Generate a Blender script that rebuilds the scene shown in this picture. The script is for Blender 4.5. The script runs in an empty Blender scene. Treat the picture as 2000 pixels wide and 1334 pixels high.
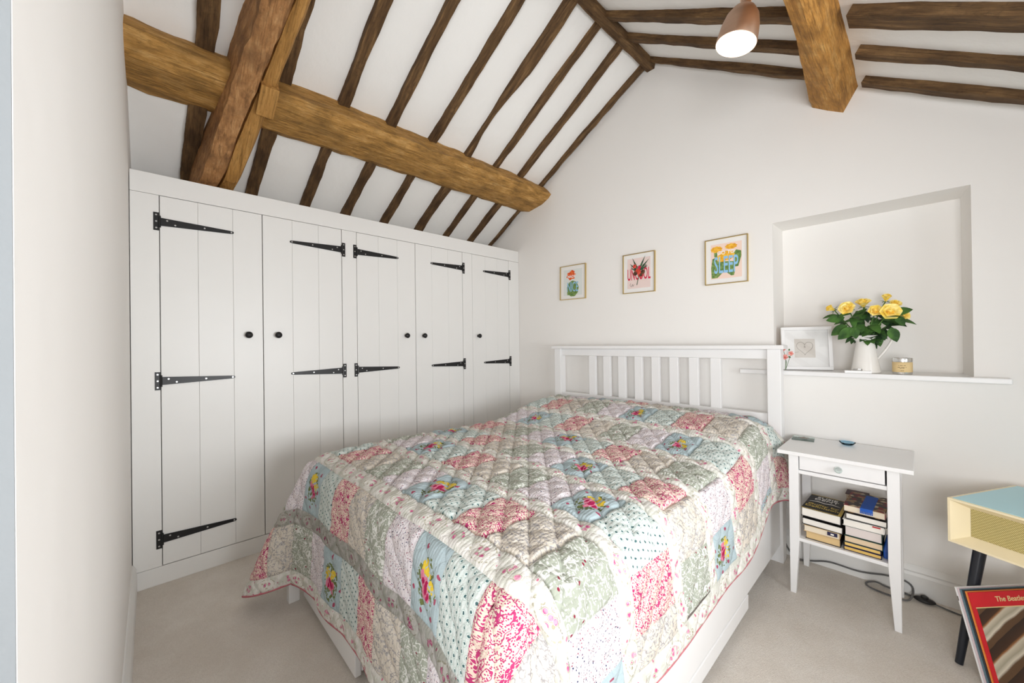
import bpy, bmesh, math, random
from mathutils import Vector, Matrix, noise
random.seed(7)
sc = bpy.context.scene
C = sc.collection

# ------------------------------------------------------------------ camera
CAM = Vector((2.7211, -2.6682, 1.2338)); FPX = 748.2238
RV = Vector((0.6858292, 0.72764997, -0.01279969))
UV_ = Vector((0.01151372, 0.0067369, 0.99991102))
FV = Vector((-0.72767146, 0.68591554, 0.0037576))
cd = bpy.data.cameras.new('camera'); cam = bpy.data.objects.new('camera', cd); C.objects.link(cam)
cd.sensor_width = 36.0; cd.lens = FPX / 2000 * 36.0; cd.clip_start = 0.01
cam.matrix_world = Matrix(((RV.x, UV_.x, -FV.x, CAM.x), (RV.y, UV_.y, -FV.y, CAM.y), (RV.z, UV_.z, -FV.z, CAM.z), (0, 0, 0, 1)))
sc.camera = cam
def P(px, py, ax, v):
    """point seen at photo pixel (px,py) lying on the world plane axis=v"""
    d = FV + RV * ((px - 1000) / FPX) - UV_ * ((py - 667) / FPX)
    return CAM + d * ((v - CAM[ax]) / d[ax])

# ------------------------------------------------------------------ world, light, exposure
sc.view_settings.view_transform = 'Standard'; sc.view_settings.look = 'None'
sc.view_settings.gamma = 1.0; sc.view_settings.use_curve_mapping = False
sc.view_settings.exposure = 0.37
w = bpy.data.worlds.new('sky'); sc.world = w; w.use_nodes = True
bg = w.node_tree.nodes['Background']; bg.inputs[0].default_value = (0.80, 0.90, 1.0, 1); bg.inputs[1].default_value = 1.0
def area(name, loc, direction, sx, sy, energy, col, spread=math.pi):
    l = bpy.data.lights.new(name, 'AREA'); l.shape = 'RECTANGLE'; l.size = sx; l.size_y = sy; l.energy = energy; l.color = col; l.spread = spread
    o = bpy.data.objects.new(name, l); C.objects.link(o); o.location = loc
    o.rotation_euler = Vector(direction).to_track_quat('-Z', 'Y').to_euler()
    return o
area('daylight_right_window', (3.90, -1.75, 1.12), (-1, -0.10, 0.18), 1.5, 0.80, 23, (0.97, 0.985, 1.0), 2.1)
area('daylight_front_window', (3.22, -3.56, 1.18), (-0.38, 1, 0.16), 0.85, 0.82, 21, (0.985, 0.99, 1.0), 2.3)
sc.cycles.max_bounces = 16; sc.cycles.diffuse_bounces = 10

# ------------------------------------------------------------------ node helpers
def srgb(r, g, b):
    f = lambda c: (c / 255 / 12.92) if c <= 10 else ((c / 255 + 0.055) / 1.055) ** 2.4
    return (f(r), f(g), f(b), 1.0)
class NT:
    def __init__(s, name, rough=0.6, metal=0.0, spec=0.4):
        s.m = bpy.data.materials.new(name); s.m.use_nodes = True
        s.t = s.m.node_tree; s.b = s.t.nodes['Principled BSDF']
        s.b.inputs['Roughness'].default_value = rough; s.b.inputs['Metallic'].default_value = metal
        s.b.inputs['Specular IOR Level'].default_value = spec
    def n(s, typ, **kw):
        x = s.t.nodes.new(typ)
        for k, v in kw.items(): setattr(x, k, v)
        return x
    def put(s, sock, v):
        if isinstance(v, bpy.types.NodeSocket): s.t.links.new(v, sock)
        else: sock.default_value = v
    def obj(s): return s.n('ShaderNodeTexCoord').outputs['Object']
    def uv(s, name): return s.n('ShaderNodeUVMap', uv_map=name).outputs['UV']
    def mapv(s, v, scale=(1, 1, 1), loc=(0, 0, 0), rot=(0, 0, 0)):
        x = s.n('ShaderNodeMapping'); s.put(x.inputs['Vector'], v)
        x.inputs['Scale'].default_value = scale; x.inputs['Location'].default_value = loc; x.inputs['Rotation'].default_value = rot
        return x.outputs[0]
    def math(s, op, a, b=0.0, c=0.0):
        x = s.n('ShaderNodeMath', operation=op); s.put(x.inputs[0], a); s.put(x.inputs[1], b); s.put(x.inputs[2], c); return x.outputs[0]
    def noise(s, v, scale, detail=3.0, rough=0.5):
        x = s.n('ShaderNodeTexNoise'); s.put(x.inputs['Vector'], v)
        x.inputs['Scale'].default_value = scale; x.inputs['Detail'].default_value = detail; x.inputs['Roughness'].default_value = rough
        return x.outputs['Fac']
    def vor(s, v, scale, feature='F1', rnd=1.0):
        x = s.n('ShaderNodeTexVoronoi', feature=feature); s.put(x.inputs['Vector'], v)
        x.inputs['Scale'].default_value = scale; x.inputs['Randomness'].default_value = rnd; return x
    def ramp(s, f, stops, interp='LINEAR'):
        x = s.n('ShaderNodeValToRGB'); s.put(x.inputs[0], f); r = x.color_ramp; r.interpolation = interp
        while len(r.elements) < len(stops): r.elements.new(0.5)
        for e, (p, c) in zip(r.elements, stops): e.position = p; e.color = c if len(c) == 4 else (*c, 1)
        return x.outputs[0]
    def mix(s, f, a, b):
        x = s.n('ShaderNodeMix', data_type='RGBA'); s.put(x.inputs[0], f); s.put(x.inputs[6], a); s.put(x.inputs[7], b); return x.outputs[2]
    def less(s, a, b): return s.math('LESS_THAN', a, b)
    def sep(s, v):
        x = s.n('ShaderNodeSeparateXYZ'); s.put(x.inputs[0], v); return x.outputs
    def color(s, v): s.put(s.b.inputs['Base Color'], v); return s
    def bump(s, h, strength=0.3, dist=0.005):
        x = s.n('ShaderNodeBump'); x.inputs['Strength'].default_value = strength; x.inputs['Distance'].default_value = dist
        s.put(x.inputs['Height'], h); s.t.links.new(x.outputs[0], s.b.inputs['Normal']); return s
W1 = (1, 1, 1, 1); K0 = (0, 0, 0, 1)
def plain(name, col, rough=0.6, metal=0.0, spec=0.4, vary=0.04, scale=8.0, bump=0.0, bscale=60.0):
    t = NT(name, rough, metal, spec); o = t.obj()
    a = tuple(max(0, c * (1 - vary)) for c in col[:3]) + (1,); b = tuple(min(1, c * (1 + vary)) for c in col[:3]) + (1,)
    t.color(t.mix(t.noise(o, scale), a, b))
    if bump: t.bump(t.noise(o, bscale, 4), bump, 0.004)
    return t.m
M = {}
def plaster(name, col, bs=0.25):
    t = NT(name, 0.88, 0, 0.25); o = t.obj()
    t.color(t.mix(t.noise(o, 1.3, 3), tuple(c * 0.975 for c in col[:3]) + (1,), col))
    h = t.math('ADD', t.math('MULTIPLY', t.noise(o, 3.5, 3), 1.0), t.math('MULTIPLY', t.noise(o, 60, 3), 0.05))
    t.bump(h, bs, 0.03); return t.m
M['wall'] = plaster('plaster_white', (0.86, 0.845, 0.82, 1), 0.16)
M['ceil'] = plaster('plaster_ceiling', (0.88, 0.875, 0.855, 1), 0.45)
def carpet():
    t = NT('carpet_beige', 0.97, 0, 0.1); o = t.obj()
    n1 = t.noise(o, 4.0, 4, 0.6); n2 = t.noise(o, 230, 3, 0.7)
    c = t.mix(t.ramp(n1, [(0.35, K0), (0.65, W1)]), srgb(230, 222, 212), srgb(242, 236, 228))
    c = t.mix(t.math('MULTIPLY', t.ramp(n2, [(0.35, W1), (0.6, K0)]), 0.32), c, srgb(196, 185, 172))
    t.color(c); t.bump(t.noise(o, 320, 3, 0.7), 0.7, 0.008); return t.m
M['carpet'] = carpet()
def wood(name, cols, sc_=(1.2, 9, 9), rough=0.75, crack=0.35, stain=0.5, stretch=2.0):
    t = NT(name, rough, 0, 0.25); o = t.obj()
    g = t.noise(t.mapv(o, sc_), 4.0, 6, 0.65)
    c = t.ramp(g, [(0.28, cols[0]), (0.5, cols[1]), (0.72, cols[2])])
    st = t.noise(t.mapv(o, (stretch, 5, 5)), 1.6, 5, 0.6)
    c = t.mix(t.math('MULTIPLY', t.ramp(st, [(0.5, K0), (0.68, W1)]), stain), c, cols[0])
    fi = t.noise(t.mapv(o, (5, 40, 40)), 3.0, 5, 0.7); c = t.mix(t.math('MULTIPLY', t.ramp(fi, [(0.40, W1), (0.62, K0)]), 0.45), c, tuple(x * 0.55 for x in cols[1][:3]) + (1,))
    pit = t.noise(o, 45, 4, 0.7); c = t.mix(t.math('MULTIPLY', t.ramp(pit, [(0.56, K0), (0.68, W1)]), 0.4), c, cols[0])
    k = t.noise(t.mapv(o, (2.5, 70, 70)), 2.0, 3, 0.6)
    c = t.mix(t.math('MULTIPLY', t.ramp(k, [(0.36, W1), (0.44, K0)]), crack), c, tuple(x * 0.35 for x in cols[0][:3]) + (1,))
    t.color(c)
    t.bump(t.math('ADD', t.math('MULTIPLY', k, 0.6), t.noise(t.mapv(o, (4, 30, 30)), 2.0, 4)), 0.7, 0.012); return t.m
M['purlin'] = wood('oak_golden', [srgb(112, 84, 46), srgb(184, 138, 74), srgb(212, 170, 108)], sc_=(2, 7, 7), stain=0.55, stretch=3)
M['truss'] = wood('oak_brown', [srgb(104, 74, 48), srgb(174, 126, 80), srgb(206, 162, 112)], sc_=(3, 7, 7), stain=0.75, stretch=5)
M['truss2'] = wood('oak_sawn', [srgb(124, 92, 48), srgb(184, 136, 74), srgb(206, 160, 96)], sc_=(0.8, 14, 14), stain=0.3)
M['rafter'] = wood('oak_dark', [srgb(56, 40, 26), srgb(106, 80, 52), srgb(146, 114, 76)], stain=0.6)
M['purlin2'] = wood('oak_orange', [srgb(128, 90, 46), srgb(192, 138, 68), srgb(218, 174, 108)], sc_=(2, 8, 8), stain=0.6, stretch=4)
M['white'] = plain('white_satin_paint', (0.80, 0.80, 0.785, 1), 0.38, 0, 0.4, 0.01)
M['bedwhite'] = plain('white_lacquer', (0.82, 0.82, 0.82, 1), 0.35, 0, 0.45, 0.01)
M['gap'] = plain('shadow_gap_wood', (0.45, 0.44, 0.42, 1), 0.9)
M['iron'] = plain('black_iron', (0.012, 0.012, 0.013, 1), 0.38, 0.3, 0.5, 0.1)
M['screw'] = plain('steel_screw', (0.55, 0.55, 0.55, 1), 0.3, 0.9)
M['brass'] = plain('brass_frame', (0.62, 0.48, 0.22, 1), 0.28, 1.0)
M['mount'] = plain('white_card', (0.84, 0.83, 0.81, 1), 0.8)
M['ceramic'] = plain('white_ceramic', (0.84, 0.82, 0.78, 1), 0.18, 0, 0.5, 0.01)
M['silver'] = plain('silver_tin', (0.75, 0.75, 0.74, 1), 0.22, 1.0)
M['kraft'] = plain('kraft_label', srgb(222, 196, 146), 0.75)
M['ink'] = plain('dark_ink', srgb(70, 56, 44), 0.8)
M['pencil'] = plain('grey_pencil', srgb(150, 142, 134), 0.8)
M['rubber'] = plain('black_rubber', (0.014, 0.013, 0.013, 1), 0.45)
M['cable'] = plain('grey_cable', srgb(98, 98, 98), 0.6)
M['greyprint'] = plain('grey_print', srgb(214, 208, 200), 0.8)
M['mattress'] = plain('mattress_ticking', (0.78, 0.77, 0.74, 1), 0.9)
def glassy(name, tint=(1, 1, 1, 1), gl=0.12, rough=0.02):
    t = NT(name); nt = t.t; nt.nodes.remove(t.b)
    a = t.n('ShaderNodeBsdfTransparent'); a.inputs[0].default_value = tint
    g = t.n('ShaderNodeBsdfGlossy'); g.inputs['Roughness'].default_value = rough
    f = t.n('ShaderNodeLayerWeight'); f.inputs[0].default_value = gl
    mx = t.n('ShaderNodeMixShader'); nt.links.new(f.outputs['Fresnel'], mx.inputs[0]); nt.links.new(a.outputs[0], mx.inputs[1]); nt.links.new(g.outputs[0], mx.inputs[2])
    nt.links.new(mx.outputs[0], nt.nodes['Material Output'].inputs[0]); return t.m
M['glass'] = glassy('clear_glass', (1, 1, 1, 1), 0.06); M['glass2'] = glassy('picture_glass', (1, 1, 1, 1), 0.30)
M['green_glass'] = glassy('green_glass', (0.90, 0.965, 0.95, 1), 0.12)
M['blue_glass'] = glassy('blue_glass', (0.66, 0.85, 0.96, 1), 0.15)

# ------------------------------------------------------------------ mesh builder
ORG = {}
class MB:
    def __init__(s): s.v = []; s.f = []; s.mi = []; s.T = Matrix.Identity(4); s.k = 0
    def add(s, vs, fs):
        b = len(s.v); s.v += [s.T @ Vector(p) for p in vs]
        for f in fs: s.f.append([b + i for i in f]); s.mi.append(s.k)
        return s
    def box(s, x0, x1, y0, y1, z0, z1):
        return s.add([(x0, y0, z0), (x1, y0, z0), (x1, y1, z0), (x0, y1, z0), (x0, y0, z1), (x1, y0, z1), (x1, y1, z1), (x0, y1, z1)],
                     [(3, 2, 1, 0), (4, 5, 6, 7), (0, 1, 5, 4), (1, 2, 6, 5), (2, 3, 7, 6), (3, 0, 4, 7)])
    def prism(s, poly, a, b, axis=1):
        def mk(p, t):
            q = list(p); q.insert(axis, t); return q
        n = len(poly); vs = [mk(p, a) for p in poly] + [mk(p, b) for p in poly]
        return s.add(vs, [list(range(n))[::-1], list(range(n, 2 * n))] + [[i, (i + 1) % n, n + (i + 1) % n, n + i] for i in range(n)])
    def loft(s, rings, cap=True, closed=True):
        n = len(rings[0]); vs = [p for r in rings for p in r]; fs = []
        for j in range(len(rings) - 1):
            for i in range(n if closed else n - 1):
                fs.append((j * n + i, j * n + (i + 1) % n, (j + 1) * n + (i + 1) % n, (j + 1) * n + i))
        if cap: fs += [list(range(n))[::-1], list(range((len(rings) - 1) * n, len(rings) * n))]
        return s.add(vs, fs)
    def lathe(s, prof, c=(0, 0, 0), seg=28, cap=False):
        rings = [[(c[0] + r * math.cos(2 * math.pi * i / seg), c[1] + r * math.sin(2 * math.pi * i / seg), c[2] + z) for i in range(seg)] for r, z in prof]
        return s.loft(rings, cap)
    def tube(s, path, r, seg=8, cap=True):
        path = [Vector(p) for p in path]; rings = []; up = Vector((0.13, 0.21, 0.97))
        for i, p in enumerate(path):
            t = (path[min(i + 1, len(path) - 1)] - path[max(i - 1, 0)]).normalized()
            a = t.cross(up)
            if a.length < 0.05: a = t.cross(Vector((1, 0, 0)))
            a.normalize(); b = t.cross(a); rr = r[i] if isinstance(r, (list, tuple)) else r
            rings.append([p + a * rr * math.cos(2 * math.pi * k / seg) + b * rr * math.sin(2 * math.pi * k / seg) for k in range(seg)])
        return s.loft(rings, cap)
    def sphere(s, c, r, sx=1, sy=1, sz=1, seg=16, rings=10):
        rr = [[(c[0] + r * sx * math.sin(math.pi * j / rings) * math.cos(2 * math.pi * i / seg), c[1] + r * sy * math.sin(math.pi * j / rings) * math.sin(2 * math.pi * i / seg), c[2] - r * sz * math.cos(math.pi * j / rings)) for i in range(seg)] for j in range(1, rings)]
        return s.loft(rr)
    def build(s, name, mats, parent=None, smooth=False, bevel=0.0, seg=2, mat=None, uvs=None):
        me = bpy.data.meshes.new(name)
        if mat is not None: off = Vector((0, 0, 0))
        elif parent is not None: off = ORG[parent.name]
        else:
            xs = [v.x for v in s.v]; ys = [v.y for v in s.v]; zs = [v.z for v in s.v]
            off = Vector(((min(xs) + max(xs)) / 2, (min(ys) + max(ys)) / 2, min(zs)))
        me.from_pydata([v - off for v in s.v], [], s.f)
        for m in (mats if isinstance(mats, (list, tuple)) else [mats]): me.materials.append(M[m] if isinstance(m, str) else m)
        for p, i in zip(me.polygons, s.mi): p.material_index = i; p.use_smooth = bool(smooth)
        bm = bmesh.new(); bm.from_mesh(me); bmesh.ops.recalc_face_normals(bm, faces=bm.faces); bm.to_mesh(me); bm.free()
        o = bpy.data.objects.new(name, me); C.objects.link(o)
        if mat is not None:
            if parent is not None: o.parent = parent; o.matrix_local = Matrix.Translation(-ORG[parent.name]) @ mat
            else: o.matrix_world = mat
            ORG[o.name] = mat.translation.copy()
        elif parent is not None: o.parent = parent; ORG[o.name] = off
        else: o.location = off; ORG[o.name] = off
        if smooth and smooth != 'all':
            try: me.set_sharp_from_angle(angle=math.radians(40))
            except Exception: pass
        if bevel:
            b = o.modifiers.new('bevel', 'BEVEL'); b.width = bevel; b.segments = seg; b.limit_method = 'ANGLE'; b.angle_limit = math.radians(40)
        return o
def tag(o, label, cat, group=None):
    o['label'] = label; o['category'] = cat
    if group: o['group'] = group
    return o
def struct(o): o['kind'] = 'structure'; return o
def thing(name, label, cat, loc, group=None):
    o = bpy.data.objects.new(name, None); o.empty_display_size = 0.05; C.objects.link(o); o.location = loc; ORG[o.name] = Vector(loc)
    return tag(o, label, cat, group)
def text(string, size, mat, parent, T, align='CENTER', extrude=0.0003, sx=1.0, bold=0.0, name='lettering'):
    cu = bpy.data.curves.new('t', 'FONT'); cu.body = string; cu.size = size; cu.align_x = align; cu.align_y = 'CENTER'; cu.extrude = extrude; cu.offset = bold; cu.resolution_u = 3
    to = bpy.data.objects.new('t', cu); C.objects.link(to); bpy.context.view_layer.update()
    dg = bpy.context.evaluated_depsgraph_get(); me = bpy.data.meshes.new_from_object(to.evaluated_get(dg)); bpy.data.objects.remove(to); bpy.data.curves.remove(cu)
    me.name = name; me.transform(Matrix.Translation(-ORG[parent.name]) @ T @ Matrix.Diagonal((sx, 1, 1, 1)))
    me.materials.clear(); me.materials.append(M[mat] if isinstance(mat, str) else mat)
    o = bpy.data.objects.new(name, me); C.objects.link(o); o.parent = parent; ORG[o.name] = ORG[parent.name]; return o
def frame(o, x, y, z):
    """matrix with given origin and axes"""
    x, y, z = Vector(x), Vector(y), Vector(z)
    return Matrix(((x.x, y.x, z.x, o[0]), (x.y, y.y, z.y, o[1]), (x.z, y.z, z.z, o[2]), (0, 0, 0, 1)))

# ------------------------------------------------------------------ room shell
AX, AZ, SL, SR = 1.404, 3.278, 0.542, 0.6585
XE, XW, YN, YF = -0.62, 3.95, -2.745, -3.62     # eave, right wall, left wall plane, front wall plane
def zr(x): return AZ - SL * (AX - x) if x < AX else AZ - SR * (x - AX)
b = MB(); b.box(XE - 0.1, XW + 0.1, YF - 0.1, 0.35, -0.08, 0.0)
floor = struct(b.build('floor', 'carpet'))
# gable wall with the recessed niche
b = MB(); NX0, NX1, NZ0, NZ1, ND = 2.138, 2.889, 1.035, 1.915, 0.21
def yq(pts, y=0.0): b.add([(x, y, z) for x, z in pts], [list(range(len(pts)))])
yq([(XE - .1, 0), (NX0, 0), (NX0, zr(NX0) + .05), (AX, AZ + .05), (XE - .1, zr(XE - .1) + .05)])
yq([(NX1, 0), (XW + .1, 0), (XW + .1, zr(XW + .1) + .05), (NX1, zr(NX1) + .05)])
yq([(NX0, 0), (NX1, 0), (NX1, NZ0), (NX0, NZ0)]); yq([(NX0, NZ1 + 0.003), (NX1, NZ1), (NX1, zr(NX1) + .05), (NX0, zr(NX0) + .05)])
bx0, bx1, bz1 = NX0 + 0.008, NX1 - 0.020, NZ1 - 0.004
b.add([(NX0, 0, NZ0), (NX0, 0, NZ1 + .003), (bx0, ND, bz1), (bx0, ND, NZ0)], [(0, 1, 2, 3)])
b.add([(NX1, 0, NZ0), (NX1, 0, NZ1), (bx1, ND, bz1), (bx1, ND, NZ0)], [(3, 2, 1, 0)])
b.add([(NX0, 0, NZ1 + .003), (NX1, 0, NZ1), (bx1, ND, bz1), (bx0, ND, bz1)], [(0, 1, 2, 3)])
b.add([(NX0, 0, NZ0), (NX1, 0, NZ0), (bx1, ND, NZ0), (bx0, ND, NZ0)], [(3, 2, 1, 0)])
b.add([(bx0, ND, NZ0), (bx1, ND, NZ0), (bx1, ND, bz1), (bx0, ND, bz1)], [(0, 1, 2, 3)])
wall_back = struct(b.build('wall_back', 'wall'))
def slab(name, poly, a, bb, axis, mat='wall', bevel=0.0):
    q = MB(); q.prism(poly, a, bb, axis); return struct(q.build(name, mat, bevel=bevel, seg=3))
CX = 2.240
slab('wall_left', [(XE - .1, 0), (CX, 0), (CX, zr(CX)), (AX, AZ), (XE - .1, zr(XE - .1))], YN - 0.14, YN, 1)
M['reveal'] = plaster('cool_grey_shaded', (0.19, 0.202, 0.209, 1), 0.5)  # cool grey finish; shade worked into its colour against the strong window light
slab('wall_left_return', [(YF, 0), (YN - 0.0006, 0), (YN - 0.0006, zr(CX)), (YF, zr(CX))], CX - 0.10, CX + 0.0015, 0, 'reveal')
slab('wall_eave', [(YN, 0), (0.0, 0), (0, zr(XE)), (YN, zr(XE))], XE - 0.1, XE, 0)
# front wall with window opening, right wall with window opening
def wall_with_hole(name, lo, hi, top, h0, h1, z0, z1, a, bb, axis):
    q = MB()
    q.prism([(lo, 0), (h0, 0), (h0, top(h0)), (lo, top(lo))], a, bb, axis); q.prism([(h1, 0), (hi, 0), (hi, top(hi)), (h1, top(h1))], a, bb, axis)
    q.prism([(h0, 0), (h1, 0), (h1, z0), (h0, z0)], a, bb, axis); q.prism([(h0, z1), (h1, z1), (h1, top(h1)), (h0, top(h0))], a, bb, axis)
    return struct(q.build(name, 'wall'))
wall_with_hole('wall_front', CX - .14, XW + .1, lambda x: zr(x) + .02, 2.76, 3.66, 0.75, 1.62, YF - 0.1, YF, 1)
wall_with_hole('wall_right', YF - .1, 0.05, lambda y: zr(XW) + .02, -2.50, -1.0, 0.72, 1.52, XW, XW + 0.1, 0)
def window(name, axis, at, h0, h1, z0, z1):
    o = bpy.data.objects.new(name, None); C.objects.link(o)
    def place(u, z): return (u, at, z) if axis == 1 else (at, u, z)
    o.location = place((h0 + h1) / 2, z0); ORG[o.name] = Vector(o.location); struct(o)
    def bar(nm, u0, u1, za, zb, t=0.025, mat='white'):
        q = MB()
        if axis == 1: q.box(u0, u1, at - t, at + t, za, zb)
        else: q.box(at - t, at + t, u0, u1, za, zb)
        q.build(nm, mat, o)
    bar('window_frame', h0, h0 + .05, z0, z1); bar('window_frame', h1 - .05, h1, z0, z1); bar('window_frame', h0, h1, z0, z0 + .05); bar('window_frame', h0, h1, z1 - .05, z1)
    mid = (h0 + h1) / 2; bar('glazing_bar', mid - .02, mid + .02, z0, z1)
    bar('pane', h0 + .05, mid - .02, z0 + .05, z1 - .05, 0.002, 'glass'); bar('pane', mid + .02, h1 - .05, z0 + .05, z1 - .05, 0.002, 'glass')
window('window_1', 1, YF - 0.06, 2.76, 3.66, 0.75, 1.62)
window('window_2', 0, XW + 0.06, -2.50, -1.0, 0.72, 1.52)
# the two roof slopes
LL = math.hypot(AX - XE, SL * (AX - XE)); LR_ = math.hypot(XW - AX, SR * (XW - AX))
uL = Vector((1, 0, SL)).normalized(); nL = Vector((SL, 0, -1)).normalized()          # up slope / into the room
uR = Vector((1, 0, -SR)).normalized(); nR = Vector((-SR, 0, -1)).normalized()
def ceiling(name, x0, x1, n):
    q = MB(); pts = []
    NXs, NYs = 40, 60
    for i in range(NXs + 1):
        x = x0 + (x1 - x0) * i / NXs
        for j in range(NYs + 1):
            y = YF - 0.1 + (0.06 - YF + 0.1) * j / NYs
            d = 0.008 * noise.noise(Vector((x * 2.2, y * 2.2, 3.1)))
            pts.append((x + n.x * d, y, zr(x) + n.z * d))
    q.add(pts, [(i * (NYs + 1) + j, (i + 1) * (NYs + 1) + j, (i + 1) * (NYs + 1) + j + 1, i * (NYs + 1) + j + 1) for i in range(NXs) for j in range(NYs)])
    # outer face so the slope is solid
    q.add([(x0, YF - .1, zr(x0) + .15), (x1, YF - .1, zr(x1) + .15), (x1, 0.1, zr(x1) + .15), (x0, 0.1, zr(x0) + .15)], [(0, 1, 2, 3)])
    return struct(q.build(name, 'ceil', smooth='all'))
ceil_l = ceiling('ceiling_left_slope', XE - 0.1, AX, nL); ceil_r = ceiling('ceiling_right_slope', AX, XW + 0.1, nR)

def beam(name, M4, L, sect, mat, parent=None, jit=0.006, step=0.05, seed=0, warp=None, smooth=False):
    """rough timber along local X; sect(t) gives the (y,z) outline at 0<=t<=1"""
    q = MB(); n = max(2, int(L / step)); rings = []
    for i in range(n + 1):
        t = i / n; r = []
        for k, (y, z) in enumerate(sect(t)):
            a = noise.noise(Vector((t * L * 9, k * 7.3 + seed, 0.5))) ; c = noise.noise(Vector((t * L * 9, k * 7.3 + seed, 9.5)))
            a2 = noise.noise(Vector((t * L * 28, k * 3.3 + seed, 4.5)))
            r.append((t * L, y + jit * a + jit * .5 * a2, z + jit * c))
        rings.append(r)
    q.loft(rings); return q.build(name, mat, parent, mat=M4, smooth=smooth)
# rafters on the left slope: local X up the slope, Y = -world y, Z into the room
YL = [(-2.491, -2.446), (-2.160, -2.098), (-1.832, -1.785), (-1.532, -1.478), (-1.220, -1.150), (-0.878, -0.868), (-0.585, -0.608), (-0.290, -0.343), (-0.030, -0.040)]
WL = [0.080, 0.075, 0.062, 0.060, 0.058, 0.058, 0.046, 0.050, 0.034]
def slope_frame_left(x, y): 
    o = Vector((x, y, zr(x))); X = uL; Z = nL; Y = Z.cross(X); return frame(o, X, Y, Z)
for k, ((ya, yb), wd) in enumerate(zip(YL, WL)):
    Mx = slope_frame_left(XE + 0.05, ya); Ysg = Mx.col[1].y
    L = (1.39 - XE - 0.05) * math.hypot(1, SL)
    def sect(t, ya=ya, yb=yb, wd=wd, k=k):
        c = (yb - ya) * min(1, t * 1.0) * Ysg + 0.010 * noise.noise(Vector((t * 3.5, k * 5.1, 0)))
        f = 1 + 0.22 * noise.noise(Vector((t * 6, k * 3.7, 2)))
        if k == 5: f *= 1.25 - 0.85 * math.exp(-((t - 0.60) / 0.11) ** 2) ; c += 0.018 * math.exp(-((t - 0.60) / 0.15) ** 2)
        if k == 8: f *= 0.55 + 0.7 * max(0, min(1, (t - .25) * 2)); 
        h = 0.034 + 0.008 * noise.noise(Vector((t * 4, k * 2.2, 7)))
        a = wd * f / 2
        return [(c - a, -0.02), (c + a, -0.02), (c + a * 0.96, h), (c - a * 0.92, h)]
    beam('rafter', Mx, L, sect, 'rafter', ceil_l, 0.005, 0.04, k * 11)
YR = [(-0.900, -0.93, 0.058), (-0.609, -0.668, 0.075), (-0.366, -0.385, 0.048), (-0.075, -0.118, 0.058)]
for k, (ya, yb, wd) in enumerate(YR + [(-1.2, -1.22, .06), (-1.5, -1.52, .06), (-1.8, -1.82, .06), (-2.12, -2.12, .06), (-2.46, -2.46, .06)]):
    o = Vector((1.43, ya, zr(1.43))); Mx = frame(o, uR, nR.cross(uR), nR); sg = Mx.col[1].y
    for xa, xb in ((1.43, 2.43), (2.562, XW - .01)):
     o = Vector((xa, ya, zr(xa))); Mx = frame(o, uR, nR.cross(uR), nR); L = (xb - xa) * math.hypot(1, SR); ta, tb = (xa - 1.43) / (XW - 1.44), (xb - 1.43) / (XW - 1.44)
     def sect(t, ya=ya, yb=yb, wd=wd, k=k, ta=ta, tb=tb):
         t = ta + (tb - ta) * t
         c = (yb - ya) * min(1, t * 1.6) * sg + 0.010 * noise.noise(Vector((t * 5, k * 4.4 + 50, 0)))
         f = 1 + 0.25 * noise.noise(Vector((t * 7, k * 2.7 + 31, 2)))
         if k == 3: f *= min(1.0, 0.25 + 2.0 * t)
         if k == 1: f *= 0.75 + 0.45 * max(0, min(1, t * 2.6 - .3))
         a = wd * f / 2
         return [(c - a, -0.02), (c + a, -0.02), (c + a * .95, 0.036), (c - a * .95, 0.036)]
     beam('rafter', Mx, L, sect, 'rafter', ceil_r, 0.006, 0.04, 200 + k * 9)
# ridge timber
o = Vector((AX, 0.03, 3.225)); Mx = frame(o, (0, -1, 0), (1, 0, 0), (0, 0, 1))
ridge = tag(beam('ridge_beam', Mx, 3.6, lambda t: [(-0.036, 0.045), (-0.026, -0.018), (0.030, -0.016), (0.040, 0.045)], 'rafter', None, 0.005, 0.05, 77), 'slim dark oak ridge timber where the two roof slopes meet', 'beam')
# left purlin: local X along -y
Mx = frame((0, 0.04, 0), (0, -1, 0), (1, 0, 0), (0, 0, 1))
def psect(t):
    d = 0.028 * math.exp(-((t - 0.30) / 0.03) ** 2) + 0.012 * math.sin(t * 9)
    g = 0.03 * max(0, (0.13 - t) / 0.13)
    dn = -0.012 * math.sin(t * math.pi) + (0.012 if t > .8 else 0)
    e = 0.006 * math.sin(t * 14)
    return [(0.13, 2.62), (0.335 - g * .3, zr(0.335) + 0.004), (0.400 + d * .3 + e, 2.628 + dn + d * .6), (0.428 + e, 2.590 + dn), (0.405 + e, 2.553 + dn), (0.325 + e, 2.520 + dn - d * .5), (0.15, 2.505 + dn - d * .3), (0.05, 2.53)]
purlin = tag(beam('purlin_beam', Mx, 2.80, psect, 'purlin', None, 0.012, 0.045, 5), 'thick golden oak purlin running across the sloping rafters above the white wardrobe', 'beam')
# right purlin
def rsect(t):
    s = min(1, t * 3.6); q = 0.065 * s * s * (3 - 2 * s)
    return [(2.335 + q, zr(2.335 + q) + .03), (2.316 + q, zr(2.316 + q) - 0.003), (2.334 + q, 2.512 - q * .9), (2.395 + q * .8, 2.468 - q * .7), (2.463 + q * .15, 2.427), (2.529, zr(2.529) + 0.012), (2.49, zr(2.49) + .05)]
tag(beam('purlin_beam', frame((0, 0.04, 0), (0, -1, 0), (1, 0, 0), (0, 0, 1)), 3.66, rsect, 'purlin2', None, 0.006, 0.045, 15), 'chunky orange oak purlin beside the copper lamp, ending in the gable wall', 'beam')
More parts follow.
